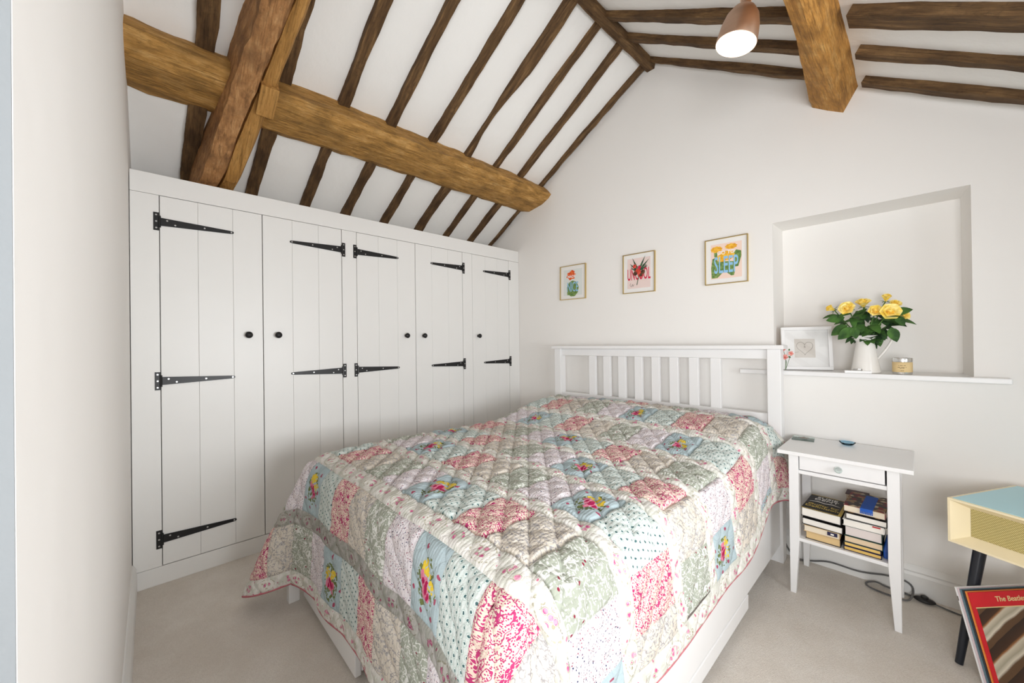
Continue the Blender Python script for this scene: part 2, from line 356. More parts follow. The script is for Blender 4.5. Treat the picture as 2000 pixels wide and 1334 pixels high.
# principal rafter (two timbers side by side) and packing block
tr = thing('principal_rafter', 'massive rough oak principal rafter rising up the slope from the wardrobe top, crossing the purlin', 'beam', (-0.25, -2.37, 2.14))
def tsect(edges, d0, d1, sg, seed):
    def f(t):
        a = edges[0] + (edges[2] - edges[0]) * t; c = edges[1] + (edges[3] - edges[1]) * t
        w1 = 0.010 * noise.noise(Vector((t * 5, seed, 0))); w2 = 0.006 * noise.noise(Vector((t * 6, seed, 5)))
        dd = d0 + (d1 - d0) * t + 0.02 * noise.noise(Vector((t * 4, seed, 9)))
        foot = 0.08 * max(0, (0.12 - t) / 0.12)
        dd -= foot
        ya, yb = sorted(((a + 2.37) * sg, (c + 2.37) * sg))
        return [(ya + w1, -0.03), (yb + w2, -0.03), (yb + w2, dd * .6), (yb - .006 + w2, dd - .004), ((ya + yb) / 2, dd + 0.004), (ya + .018 + w1, dd - .006), (ya + w1, dd - 0.05)]
    return f
Mx = slope_frame_left(-0.42, -2.37); sg = Mx.col[1].y; L = (1.38 + 0.42) * math.hypot(1, SL)
beam('main_timber', Mx, L, tsect((-2.492, -2.390, -2.225, -2.095), 0.235, 0.235, sg, 3), L and L * 1.0 and 'truss', tr, 0.010, 0.05, 21)
beam('side_timber', Mx, L, tsect((-2.392, -2.287, -2.097, -2.050), 0.205, 0.205, sg, 13), L and 'truss2', tr, 0.004, 0.05, 31)
Mb = slope_frame_left(0.33, -2.215); q = MB(); q.box(-0.10, 0.07, -0.035 * 1, 0.045, 0.10, 0.225)
q.build('packing_block', 'truss2', tr, bevel=0.004, mat=Mb)
# skirting and sill
def skirting(name, path_axis, a0, a1, wallv, sgn):
    prof = [(0, 0), (0.018, 0), (0.018, 0.095), (0.014, 0.108), (0.016, 0.116), (0.010, 0.130), (0.004, 0.141), (0, 0.141)]
    q = MB(); poly = [(wallv + sgn * d, z) for d, z in prof]; q.prism(poly, a0, a1, path_axis); return struct(q.build(name, 'white'))
skirting('baseboard_back', 0, 0.005, XW, 0.0, -1)
skirting('baseboard_left', 0, 0.004, CX, YN, 1)
skirting('baseboard_right', 1, YF, -0.02, XW, -1)
q = MB(); q.box(1.97, 2.99, -0.055, 0.0, 1.032, 1.057); q.box(NX0 + .002, NX1 - .002, -0.01, ND - .003, 1.036, 1.057)
struct(q.build('trim_1', 'bedwhite', bevel=0.004)); bpy.data.objects['trim_1']['label'] = 'white painted sill board under the wall niche'

# ------------------------------------------------------------------ wardrobe
WH = 2.14; DB, DT = 0.094, 2.031
wd = thing('wardrobe', 'long white built-in wardrobe with black strap hinges and round knobs under the roof slope', 'wardrobe', (-0.28, -1.37, 0))
def wpart(nm, y0, y1, z0, z1, x0=-0.022, x1=0.0, mat='white', par=wd, bev=0.0012):
    q = MB(); q.box(x0, x1, y0, y1, z0, z1); return q.build(nm, mat, par, bevel=bev)
Y0 = -2.742
wpart('stile', Y0, -2.633, DB, DT); wpart('stile', -1.705, -1.606, DB, DT); wpart('stile', -0.686, -0.583, DB, DT); wpart('stile', -0.137, -0.002, DB, DT)
wpart('top_rail', Y0, -0.002, DT + .002, WH); wpart('bottom_rail', Y0, -0.002, 0.0, DB - .002)
wpart('top_panel', Y0, -0.002, WH - 0.02, WH, -0.55, -0.023); wpart('carcass_back', Y0, -0.002, 0.0, WH - .02, -0.06, -0.040, 'gap')
def hinge(par, yb, side, zc):
    """strap hinge; plate on the frame side of yb, strap tapering away along side"""
    q = MB(); s = side
    y = lambda d: yb + s * d
    q.box(0.0, 0.003, min(y(-.024), y(-.002)), max(y(-.024), y(-.002)), zc - .047, zc + .047)
    q.tube([(0.005, y(0), zc - .030), (0.005, y(0), zc + .030)], 0.0055, 8)
    pts = [(0.004, .021), (0.30, .0085), (0.315, .006), (0.318, 0), (0.315, -.006), (0.30, -.0085), (0.004, -.021)]
    q.prism([(y(d), zc + z) for d, z in pts], 0.0, 0.0035, 0)
    q.k = 1
    for d, z in [(-.013, .034), (-.013, 0), (-.013, -.034), (.030, .009), (.062, -.009), (.185, 0), (.306, 0)]:
        q.prism([(y(d) + .0042 * math.cos(a * math.pi / 4), zc + z + .0042 * math.sin(a * math.pi / 4)) for a in range(8)], 0.0036, 0.0046, 0)
    q.build('hinge', ['iron', 'screw'], par)
for k, (ya, yb, cuts, hs, kn) in enumerate([(-2.631, -2.173, (-2.475, -2.318), 1, -2.248), (-2.171, -1.707, (-2.011, -1.856), -1, -2.096), (-1.604, -1.145, (-1.445, -1.296), 1, -1.229), (-1.143, -0.688, (-0.995, -0.836), -1, -1.077), (-0.581, -0.139, (-0.430, -0.284), -1, -0.521)]):
    door = wpart('door', ya + .001, yb - .001, DB + .002, DT - .001, -0.030, -0.012)
    ed = [ya + .001] + list(cuts) + [yb - .001]
    for a, c in zip(ed[:-1], ed[1:]):
        wpart('plank', a + (0.0003 if a != ed[0] else 0), c - (0.0003 if c != ed[-1] else 0), DB + .002, DT - .001, -0.012, -0.001, 'white', door, 0.0015)
    for zc in (1.893, 1.058, 0.234): hinge(door, ya if hs > 0 else yb, hs, zc)
    q = MB(); q.T = Matrix.Translation((0, kn, 1.301)) @ Matrix.Rotation(math.pi / 2, 4, 'Y')
    q.lathe([(0.0005, 0), (0.012, 0), (0.012, 0.003), (0.007, 0.006), (0.008, 0.014), (0.017, 0.020), (0.0195, 0.027), (0.016, 0.034), (0.008, 0.038), (0.0005, 0.039)], seg=20)
    q.build('knob', 'iron', door, smooth=True)

# ------------------------------------------------------------------ bed
bed = thing('bed', 'white wooden double bed with slatted headboard against the gable wall', 'bed', (1.385, -1.15, 0))
def bp(nm, *bx, mat='bedwhite', bev=0.003): q = MB(); q.box(*bx); return q.build(nm, mat, bed, bevel=bev)
HY0, HY1 = -0.135, -0.085
bp('headboard_post', 0.575, 0.640, HY0 - .012, HY1 + .01, 0, 1.18); bp('headboard_post', 2.134, 2.199, HY0 - .012, HY1 + .01, 0, 1.18)
bp('headboard_cap', 0.556, 2.216, HY0 - .03, HY1 + .02, 1.180, 1.203)
bp('top_rail', 0.641, 2.133, HY0 + .008, HY1 - .005, 1.124, 1.179)
bp('lower_rail', 0.641, 2.133, HY0 + .008, HY1 - .005, 0.757, 0.815); bp('headboard_panel', 0.641, 2.133, HY0 + .016, HY1 - .012, 0.25, 0.756)
for a, c in [(0.911, 0.972), (1.044, 1.104), (1.174, 1.234), (1.308, 1.366), (1.437, 1.494), (1.564, 1.622), (1.693, 1.752), (1.825, 1.884)]:
    bp('slat', a, c, HY0 + .014, HY1 - .010, 0.815, 1.124, bev=0.002)
bp('side_rail', 2.150, 2.186, -2.11, -0.15, 0.10, 0.36); bp('side_rail', 0.602, 0.630, -2.11, -0.15, 0.10, 0.36)
bp('foot_rail', 0.632, 2.148, -2.11, -2.075, 0.10, 0.36)
bp('leg', 0.607, 0.648, -2.198, -2.150, 0, 0.20); bp('leg', 2.128, 2.169, -2.150, -2.112, 0, 0.20); bp('foot_bracket', 0.607, 0.648, -2.149, -2.111, 0.10, 0.20)
bp('drawer_front', 2.166, 2.188, -2.02, -0.735, 0.035, 0.098)
bp('drawer_front', 0.655, 1.300, -2.135, -2.112, 0.018, 0.30)
bp('drawer_side', 1.279, 1.300, -2.111, -1.60, 0.03, 0.098); bp('base_board', 0.632, 2.148, -2.072, -0.155, 0.33, 0.355)
q = MB(); q.box(0.66, 2.11, -2.06, -0.16, 0.358, 0.655)
tag(q.build('mattress', 'mattress', bevel=0.06, seg=4), 'thick off-white mattress lying on the white wooden bed under the quilt', 'mattress')

# ------------------------------------------------------------------ quilt
def fab(name):
    t = NT(name, 0.92, 0, 0.15); return t, t.uv('flat'), t.uv('local')
def fabbump(t, u, s=0.6):
    st = t.math('ABSOLUTE', t.math('SINE', t.math('MULTIPLY', t.sep(u)[0], 260.0)))
    ux, uy, _z = t.sep(u); dg = t.math('ADD', t.math('MULTIPLY', ux, 0.714), t.math('MULTIPLY', uy, 0.7)); dh = t.math('SUBTRACT', t.math('MULTIPLY', ux, 0.7), t.math('MULTIPLY', uy, 0.714))
    wv = t.math('MULTIPLY', t.math('SUBTRACT', t.noise(u, 14, 2), 0.5), 0.016)
    cr_ = [t.math('POWER', t.math('ABSOLUTE', t.math('SINE', t.math('MULTIPLY', t.math('ADD', e_, wv), math.pi / .074))), 0.4) for e_ in (dg, dh)]
    st = t.math('ADD', st, t.math('ADD', t.math('MULTIPLY', cr_[0], 6.0), t.math('MULTIPLY', cr_[1], 2.6)))
    h = t.math('ADD', t.math('MULTIPLY', st, 0.25), t.math('ADD', t.math('MULTIPLY', t.noise(u, 70, 3, .6), 0.9), t.math('MULTIPLY', t.noise(u, 300, 2), 0.3)))
    src = t.b.inputs['Base Color'].links[0].from_socket; g = t.n('ShaderNodeMix', data_type='RGBA', blend_type='MULTIPLY'); g.inputs[0].default_value = 1.0
    t.put(g.inputs[6], src); g.inputs[7].default_value = (.87, .87, .885, 1); t.color(g.outputs[2])
    t.bump(h, s, 0.006); return t.m
def ring(t, v, a, bb): return t.math('MULTIPLY', t.math('GREATER_THAN', v, a), t.less(v, bb))
def mx(t, *a):
    r = a[0]
    for x in a[1:]: r = t.math('MAXIMUM', r, x)
    return r
def f_red():
    t, u, l = fab('quilt_red_paisley')
    w_ = t.n('ShaderNodeVectorMath', operation='ADD'); nz = t.n('ShaderNodeTexNoise'); t.put(nz.inputs['Vector'], u); nz.inputs['Scale'].default_value = 22; 
    sc1 = t.n('ShaderNodeVectorMath', operation='SCALE'); t.put(sc1.inputs[0], nz.outputs['Color']); sc1.inputs['Scale'].default_value = 0.006
    t.put(w_.inputs[0], u); t.put(w_.inputs[1], sc1.outputs[0]); ww = w_.outputs[0]
    d = t.vor(t.mapv(ww, (1, 1.5, 1), rot=(0, 0, .4)), 185).outputs['Distance']; n1 = t.noise(ww, 46, 1)
    seeds = t.less(d, 0.37); band = t.less(t.math('ABSOLUTE', t.math('SUBTRACT', n1, 0.5)), 0.022); big = t.math('GREATER_THAN', t.noise(u, 30, 1.5), 0.60)
    vein = t.less(t.vor(ww, 140, 'DISTANCE_TO_EDGE').outputs['Distance'], 0.10)
    f = mx(t, t.math('MULTIPLY', seeds, t.math('SUBTRACT', 1.0, big)), band, t.math('MULTIPLY', big, t.math('SUBTRACT', 1.0, vein)))
    t.color(t.mix(f, srgb(236, 216, 198), srgb(186, 62, 114))); return fabbump(t, u)
def f_green():
    t, u, l = fab('quilt_green_leaf')
    v1 = t.vor(t.mapv(u, (1, 2.0, 1), rot=(0, 0, .7)), 84); v2 = t.vor(t.mapv(u, (2.0, 1, 1), rot=(0, 0, .5)), 80)
    leaf = mx(t, t.less(v1.outputs['Distance'], 0.29), t.less(v2.outputs['Distance'], 0.26))
    vine = t.less(t.math('ABSOLUTE', t.math('SUBTRACT', t.noise(u, 26, 1), 0.5)), 0.018)
    c = t.mix(mx(t, leaf, vine), srgb(170, 175, 160), srgb(228, 229, 222))
    c = t.mix(t.less(t.vor(u, 30).outputs['Distance'], 0.11), c, srgb(140, 50, 70)); t.color(c); return fabbump(t, u)
def f_speck():
    t, u, l = fab('quilt_white_speckle')
    c = t.mix(t.noise(u, 30, 3), srgb(228, 216, 212), srgb(232, 230, 236))
    for s, col, r in ((90, srgb(60, 62, 96), 0.17), (120, srgb(150, 80, 100), 0.20), (70, srgb(90, 70, 84), 0.12), (150, srgb(160, 150, 160), 0.24)):
        c = t.mix(t.less(t.vor(t.mapv(u, (1, 1, 1), (s * .01, s * .03, 0)), s).outputs['Distance'], r), c, col)
    t.color(c); return fabbump(t, u)
def f_teal():
    t, u, l = fab('quilt_teal_dots')
    v = t.vor(t.mapv(u, (1, 1, 1), rot=(0, 0, .35)), 52, 'F1', 0.12); d = v.outputs['Distance']
    c = t.mix(t.noise(u, 190, 2), srgb(198, 211, 204), srgb(230, 234, 230))
    c = t.mix(t.less(d, 0.36), c, srgb(220, 230, 224)); c = t.mix(ring(t, d, 0.30, 0.36), c, srgb(176, 196, 188))
    d2 = t.vor(t.mapv(u, (1, 1, 1), rot=(0, 0, .35)), 156, 'F1', 0.3).outputs['Distance']
    c = t.mix(t.math('MULTIPLY', t.less(d, 0.20), t.less(d2, 0.50)), c, srgb(74, 108, 110)); t.color(c); return fabbump(t, u)
def f_beige():
    t, u, l = fab('quilt_beige_floral')
    n1 = t.noise(u, 48, 2); n2 = t.noise(u, 11, 1)
    e = t.vor(t.mapv(u, (1, 2.2, 1), rot=(0, 0, 1.0)), 48); 
    leaf = t.math('MULTIPLY', ring(t, e.outputs['Distance'], 0.0, 0.36), t.math('GREATER_THAN', n2, 0.47))
    line = t.less(t.math('ABSOLUTE', t.math('SUBTRACT', n1, 0.5)), 0.022); hat = t.less(t.math('FRACT', t.math('MULTIPLY', e.outputs['Distance'], 9.0)), 0.55)
    c = t.mix(t.noise(u, 14, 2), srgb(216, 206, 188), srgb(228, 221, 210)); c = t.mix(t.math('MULTIPLY', leaf, hat), c, srgb(158, 160, 168)); c = t.mix(line, c, srgb(168, 164, 162))
    t.color(c); return fabbump(t, u)
def f_blue():
    t, u, l = fab('quilt_blue_bouquet'); x, y, _ = t.sep(l)
    wob = t.math('MULTIPLY', t.math('SUBTRACT', t.noise(u, 60, 2), 0.5), 0.10)
    def el(cx, cy, rx, ry):
        a = t.math('DIVIDE', t.math('SUBTRACT', t.math('ADD', x, wob), cx), rx); bb = t.math('DIVIDE', t.math('SUBTRACT', t.math('ADD', y, wob), cy), ry)
        return t.math('ADD', t.math('MULTIPLY', a, a), t.math('MULTIPLY', bb, bb))
    c = t.mix(t.noise(u, 16, 3), srgb(166, 184, 186), srgb(190, 206, 211))
    cell = t.vor(u, 95).outputs['Distance']
    halo = t.math('MULTIPLY', t.less(el(.5, .5, .32, .34), 1.0), t.less(cell, 0.52))
    c = t.mix(halo, c, srgb(112, 122, 74)); 
    for cx, cy, rx, ry in ((.44, .70, .17, .09), (.68, .58, .12, .08), (.36, .62, .08, .08)): c = t.mix(t.math('MULTIPLY', t.less(el(cx, cy, rx, ry), 1.0), t.less(cell, 0.62)), c, srgb(232, 200, 66))
    for cx, cy, rx, ry in ((.48, .47, .12, .13), (.34, .55, .07, .07), (.62, .40, .08, .07), (.50, .33, .06, .06)): c = t.mix(t.less(el(cx, cy, rx, ry), 1.0), c, srgb(222, 130, 154))
    for cx, cy, rx, ry in ((.52, .47, .055, .11), (.40, .50, .04, .05), (.62, .40, .04, .05)): c = t.mix(t.less(el(cx, cy, rx, ry), 1.0), c, srgb(178, 34, 86))
    for cx, cy in ((.16, .84), (.82, .86), (.14, .20), (.84, .22), (.86, .52), (.5, .10)): c = t.mix(t.less(el(cx, cy, .040, .036), 1.0), c, srgb(168, 82, 104))
    t.color(c); return fabbump(t, u)
def f_sash():
    t, u, l = fab('quilt_cream_sashing'); x, y, _ = t.sep(l)
    fx = t.math('ABSOLUTE', t.math('SUBTRACT', t.math('FRACT', x), 0.5))
    wob = t.math('MULTIPLY', t.math('SUBTRACT', t.noise(u, 50, 2), 0.5), 0.14)
    a = t.math('DIVIDE', fx, 0.40); bb = t.math('DIVIDE', t.math('SUBTRACT', t.math('ADD', y, wob), .5), 0.40)
    r = t.math('ADD', t.math('MULTIPLY', a, a), t.math('MULTIPLY', bb, bb))
    c = t.mix(t.ramp(t.noise(u, 34, 3), [(.42, K0), (.58, W1)]), srgb(212, 212, 200), srgb(234, 231, 224))
    alt = t.less(t.math('FRACT', t.math('MULTIPLY', t.math('FLOOR', x), 0.5)), 0.25); c = t.mix(t.math('MULTIPLY', alt, t.less(r, 0.85)), c, srgb(234, 231, 222)); c = t.mix(t.math('MULTIPLY', alt, t.math('MULTIPLY', ring(t, r, 0.85, 1.06), t.less(t.vor(u, 150).outputs['Distance'], 0.5))), c, srgb(186, 182, 160))
    cell = t.vor(u, 62).outputs['Distance']; col = t.ramp(t.noise(u, 90, 1), [(.42, srgb(202, 96, 142)), (.55, srgb(226, 160, 180))])
    c = t.mix(t.math('MULTIPLY', t.less(r, 0.36), t.less(cell, 0.38)), c, col); c = t.mix(t.math('MULTIPLY', t.less(r, 0.42), ring(t, cell, 0.42, .50)), c, srgb(176, 170, 144))
    c = t.mix(t.math('MULTIPLY', t.math('GREATER_THAN', r, 1.2), t.less(t.vor(u, 44).outputs['Distance'], 0.18)), c, srgb(206, 130, 150))
    t.color(c); return fabbump(t, u)
FAB = [f_red(), f_beige(), f_green(), f_speck(), f_blue(), f_teal()]; SASH = f_sash()
BIND = plain('quilt_binding_red', srgb(184, 110, 118), 0.9, vary=0.3, scale=120)

U0, U1, V0, V1 = 0.25, 2.52, 0.16, 2.635          # quilt outline in flat cloth coordinates (metres)
FX0, FX1, FY = 0.715, 2.062, 2.025                 # where the folds over the mattress edges start
def sstep(a, c, x): t = max(0, min(1, (x - a) / (c - a))); return t * t * (3 - 2 * t)
def ztop(x, s):
    z = 0.682 + 0.018 * math.exp(-((x - 1.385) / 0.6) ** 2)
    z += 0.105 * (1 - sstep(0.36, 0.98, s)) - 0.035 * (1 - sstep(0.16, 0.30, s))
    z += 0.012 * noise.noise(Vector((x * 2.3, s * 2.3, 1.7)))
    return z
def drop(r, R, slant):
    """outward and downward travel after r metres of cloth past the fold"""
    phi = math.pi / 2 - slant; La = R * phi
    if r < La: a = r / R; return R * math.sin(a), R * (1 - math.cos(a))
    e = r - La; return R * math.sin(phi) + e * math.sin(slant), R * (1 - math.cos(phi)) + e * math.cos(slant)
def base(u, v):
    du = u - FX1 if u > FX1 else (u - FX0 if u < FX0 else 0.0); dv = v - FY if v > FY else 0.0
    cx = min(max(u, FX0), FX1); cs = min(v, FY); z0 = ztop(cx, cs)
    if du == 0 and dv == 0: return Vector((u, -v, z0))
    if dv == 0:
        R = 0.115; o, d = drop(abs(du), R, math.radians(5)); 
        rip = 0.010 + 0.007 * math.sin(v * 9 + 1) * min(1, abs(du) / .4) + 0.008 * noise.noise(Vector((v * 4, u * 2, 4))) * min(1, abs(du) / .2); rip *= min(1, abs(du) / .15)
        if u > FX1 and v < .42: o += 0.05 * (1 - sstep(.16, .42, v)) * min(1, abs(du) / .35)
        return Vector((cx + math.copysign(o + rip, du), -v, z0 - d))
    if du == 0:
        o, d = drop(dv, 0.095, math.radians(3))
        e = min(u - FX0, FX1 - u)
        fl = 0.06 * math.exp(-e / 0.12) * min(1, dv / .35)
        rip = (0.010 * math.sin(u * 13 + .6) + 0.014 * noise.noise(Vector((u * 4, v * 2, 8)))) * min(1, dv / .3)
        return Vector((u, -(FY + o + fl + max(-0.004, rip)), z0 - d))
    # corner: the surplus cloth hangs as a cone with a fold
    r = math.hypot(du, dv); th = math.atan2(dv, abs(du)); k = math.sin(2 * th) ** 2
    R = 0.115 + (0.095 - 0.115) * th / (math.pi / 2)
    o, d = drop(r, R, math.radians(4 + 23 * k)); fl = (0.06 * math.exp(-0.0) * sstep(.6, 1.5, th)) * min(1, r / .45)
    th2 = th - 0.16 * math.sin(4 * th) * min(1, r / .3)
    o2 = o + fl + 0.035 * math.sin(6 * th + .8) * min(1, r / .5)
    z = z0 - d
    if z < 0.012: o2 += (0.012 - z) * .6; z = 0.012 + 0.004 * math.sin(9 * th)
    return Vector((cx + math.copysign(o2 * math.cos(th2), du), -(FY + o2 * math.sin(th2)), z))
def tufts(u, v):
    a = (u * 0.7 + v * 0.714); c = (u * 0.714 - v * 0.7)
    top = 1.0 if (FX0 < u < FX1 + .1 and v < FY) else 0.45
    a += 0.006 * noise.noise(Vector((u * 9, v * 9, 0)))
    l1 = abs(math.sin(math.pi * c / 0.074)) ** 0.45; l2 = abs(math.sin(math.pi * a / 0.074)) ** 0.45
    crinkle = noise.noise(Vector((u * 46, v * 46, 2))) * .5 + noise.noise(Vector((u * 90, v * 90, 5))) * .3
    return top * (0.0150 * l1 + 0.0045 * l2) + 0.0052 * crinkle
def qpos(u, v):
    p = base(u, v); e = 0.006
    n = (base(u + e, v) - base(u - e, v)).cross(base(u, v + e) - base(u, v - e)); n = -n if n.length else n
    if n.length > 1e-9: n.normalize()
    return p, n
quilt = thing('patchwork_quilt', 'floral patchwork quilt of pink, blue, green and cream patches draped over the bed', 'quilt', (1.385, -1.25, 0.02))
def patch(nm, u0, u1, v0, v1, mat, lsx=1.0, flip=False, res=0.0065, reps=None, jit=None):
    nu = max(2, int((u1 - u0) / res)); nv = max(2, int((v1 - v0) / res)); vs = []; fl = []; lo = []
    for j in range(nv + 1):
        v = v0 + (v1 - v0) * j / nv
        for i in range(nu + 1):
            u = u0 + (u1 - u0) * i / nu; p, n = qpos(u, v)
            ed = min(u - u0, u1 - u, v - v0, v1 - v); h = tufts(u, v) * sstep(0, 0.014, ed + .003) + 0.004
            q_ = p + n * h
            if q_.z < .006: q_.z = .006
            vs.append(q_ - ORG[quilt.name]); fl.append((u, -v)); 
            a, c = i / nu, 1 - j / nv
            if jit: a, c = .5 + (a - .5) * jit[0] - (c - .5) * jit[1] + jit[2], .5 + (a - .5) * jit[1] + (c - .5) * jit[0] + jit[3]
            lo.append((a if reps is None else (a * reps if not flip else c * reps), c if not flip else a))
    fs = [(j * (nu + 1) + i, (j + 1) * (nu + 1) + i, (j + 1) * (nu + 1) + i + 1, j * (nu + 1) + i + 1) for j in range(nv) for i in range(nu)]
    me = bpy.data.meshes.new(nm); me.from_pydata(vs, [], fs); me.materials.append(mat)
    for nm2, src in (('flat', fl), ('local', lo)):
        lay = me.uv_layers.new(name=nm2)
        for lp in me.loops: lay.data[lp.index].uv = src[lp.vertex_index]
    for p in me.polygons: p.use_smooth = True
    o = bpy.data.objects.new(nm, me); C.objects.link(o); o.parent = quilt; ORG[o.name] = ORG[quilt.name]; return o
BW = 0.062; PW = 0.160; PITCH = 0.28; SA = 2.05; SH = 0.066
reds = {-2: 1.42, -1: 1.15, 0: 1.83, 1: 1.336, 2: 2.05, 3: 1.738, 4: 1.27, 5: 1.87, 6: 1.42}
ua, ub = U0 + BW, U1 - BW
for k in range(-2, 7):                      # k>=0 on the bed, -1 and -2 over the foot
    top = SA - PITCH * (k + 1) + SH / 2; bot = SA - PITCH * k - SH / 2
    if k == -2: bot = V1 - BW
    top = max(top, V0 + BW)
    if bot - top < 0.02: continue
    n0 = int(math.floor((ua - (reds[k] - PW / 2)) / PW))
    for i in range(n0, n0 + 18):
        a = reds[k] - PW / 2 + i * PW; c = a + PW; a = max(a, ua); c = min(c, ub)
        if c - a < 0.012: continue
        sz_ = random.uniform(.95, 1.3); an_ = random.uniform(-.7, .7); patch('patch', a, c, top, bot, FAB[i % 6], jit=(sz_ * math.cos(an_), sz_ * math.sin(an_), random.uniform(-.1, .1), random.uniform(-.1, .1)) if i % 6 == 4 else None)
    if SA - PITCH * k < V1 - BW and SA - PITCH * k - SH / 2 > V0 + BW: patch('sashing', ua, ub, SA - PITCH * k - SH / 2, SA - PITCH * k + SH / 2, SASH, reps=19)
patch('sashing', ua, ub, SA + PITCH - SH / 2, SA + PITCH + SH / 2, SASH, reps=19)
patch('border', U0, U1, V1 - BW, V1, SASH, reps=20); patch('border', U0, U1, V0, V0 + BW, SASH, reps=20)
patch('border', U0, U0 + BW, V0 + BW, V1 - BW, SASH, flip=True, reps=20); patch('border', U1 - BW, U1, V0 + BW, V1 - BW, SASH, flip=True, reps=20)
pth = []
for i in range(120): pth.append((U0 + (U1 - U0) * i / 120, V1))
for i in range(120): pth.append((U1, V1 + (V0 - V1) * i / 120))
for i in range(120): pth.append((U1 + (U0 - U1) * i / 120, V0))
for i in range(121): pth.append((U0, V0 + (V1 - V0) * i / 120))
q = MB(); pp = []
for u, v in pth:
    p, n = qpos(u, v); p = p + n * .003; p.z = max(p.z, .009); pp.append(p)
q.tube(pp, 0.0055, 6); q.build('binding', BIND, quilt, smooth='all')

# ------------------------------------------------------------------ nightstand
ns = thing('nightstand', 'small white bedside table with one drawer, glass knob and open shelf of books', 'nightstand', (2.468, -0.24, 0))
def npart(nm, *bx, par=None, bev=0.002): q = MB(); q.box(*bx); return q.build(nm, 'bedwhite', par or ns, bevel=bev)
npart('tabletop', 2.236, 2.702, -0.425, -0.030, 0.676, 0.694)
def leg(x0, x1, y0, y1, ix, iy):
    """square leg tapering below the shelf on its inner sides"""
    q = MB(); r = []
    for z, s in ((0, .58), (0.26, 1.0), (0.675, 1.0)):
        xa, xb, ya, yb = x0, x1, y0, y1
        w_, d_ = (x1 - x0) * s, (y1 - y0) * s
        xa, xb = (x0, x0 + w_) if ix > 0 else (x1 - w_, x1); ya, yb = (y0, y0 + d_) if iy > 0 else (y1 - d_, y1)
        r.append([(xa, ya, z), (xb, ya, z), (xb, yb, z), (xa, yb, z)])
    q.loft(r); q.build('leg', 'bedwhite', ns, bevel=0.002)
leg(2.277, 2.316, -0.397, -0.358, 1, 1); leg(2.622, 2.661, -0.397, -0.358, -1, 1); leg(2.277, 2.316, -0.098, -0.060, 1, -1); leg(2.622, 2.661, -0.098, -0.060, -1, -1)
dr = npart('drawer', 2.319, 2.616, -0.393, -0.380, 0.606, 0.674, bev=0.0015)
npart('front_rail', 2.316, 2.622, -0.392, -0.360, 0.584, 0.602); npart('side_apron', 2.284, 2.302, -0.358, -0.098, 0.584, 0.675); npart('side_apron', 2.636, 2.654, -0.358, -0.098, 0.584, 0.675)
npart('back_apron', 2.316, 2.622, -0.085, -0.067, 0.584, 0.675); npart('drawer_bottom', 2.303, 2.635, -0.358, -0.086, 0.586, 0.592)
npart('shelf', 2.300, 2.638, -0.392, -0.066, 0.258, 0.274)
q = MB(); q.T = Matrix.Translation((2.466, -0.393, 0.640)) @ Matrix.Rotation(math.pi / 2, 4, 'X')
q.lathe([(0.0005, 0), (0.006, 0), (0.006, 0.010), (0.010, 0.013), (0.0145, 0.019), (0.0145, 0.024), (0.009, 0.030), (0.0005, 0.031)], seg=10)
kg = NT('cut_glass', 0.03); kg.b.inputs['Transmission Weight'].default_value = 0.55; kg.b.inputs['Base Color'].default_value = (0.86, 0.95, 0.92, 1); M['cutglass'] = kg.m
q.build('knob', 'cutglass', dr)
# glass coaster and blue dish on top
ct = thing('glass_coaster', 'pale green square glass coaster with a small motif on the bedside table', 'coaster', (2.29, -0.12, 0.694))
cpts = [P(1548, 853, 2, .694), P(1556, 848, 2, .694), P(1599, 851, 2, .694), P(1592, 859, 2, .694)]
cc = Vector((2.285, -0.105, 0)); 
q = MB(); q.T = Matrix.Translation((2.288, -0.108, 0.694)) @ Matrix.Rotation(0.12, 4, 'Z'); q.box(-.048, .048, -.046, .046, 0.0, .007); q.build('glass_square', 'green_glass', ct, bevel=.001)
q = MB(); q.T = Matrix.Translation((2.290, -0.104, 0.7012)) @ Matrix.Rotation(0.12, 4, 'Z')
q.prism([(.020 * math.cos(a) * (1 + .25 * math.sin(5 * a)), .020 * math.sin(a) * (1 + .25 * math.sin(5 * a))) for a in [k * math.pi / 16 for k in range(32)]], 0, .0006, 2); q.build('motif', 'pencil', ct)
q = MB(); q.T = Matrix.Translation((2.468, -0.105, 0.694))
q.lathe([(0.0005, 0.001), (0.012, 0.001), (0.022, 0.006), (0.032, 0.016), (0.0335, 0.0165), (0.023, 0.0045), (0.012, 0.0), (0.0005, 0.0)], seg=28)
tag(q.build('glass_dish', 'blue_glass', smooth=True), 'tiny clear blue glass dish on the bedside table', 'dish')

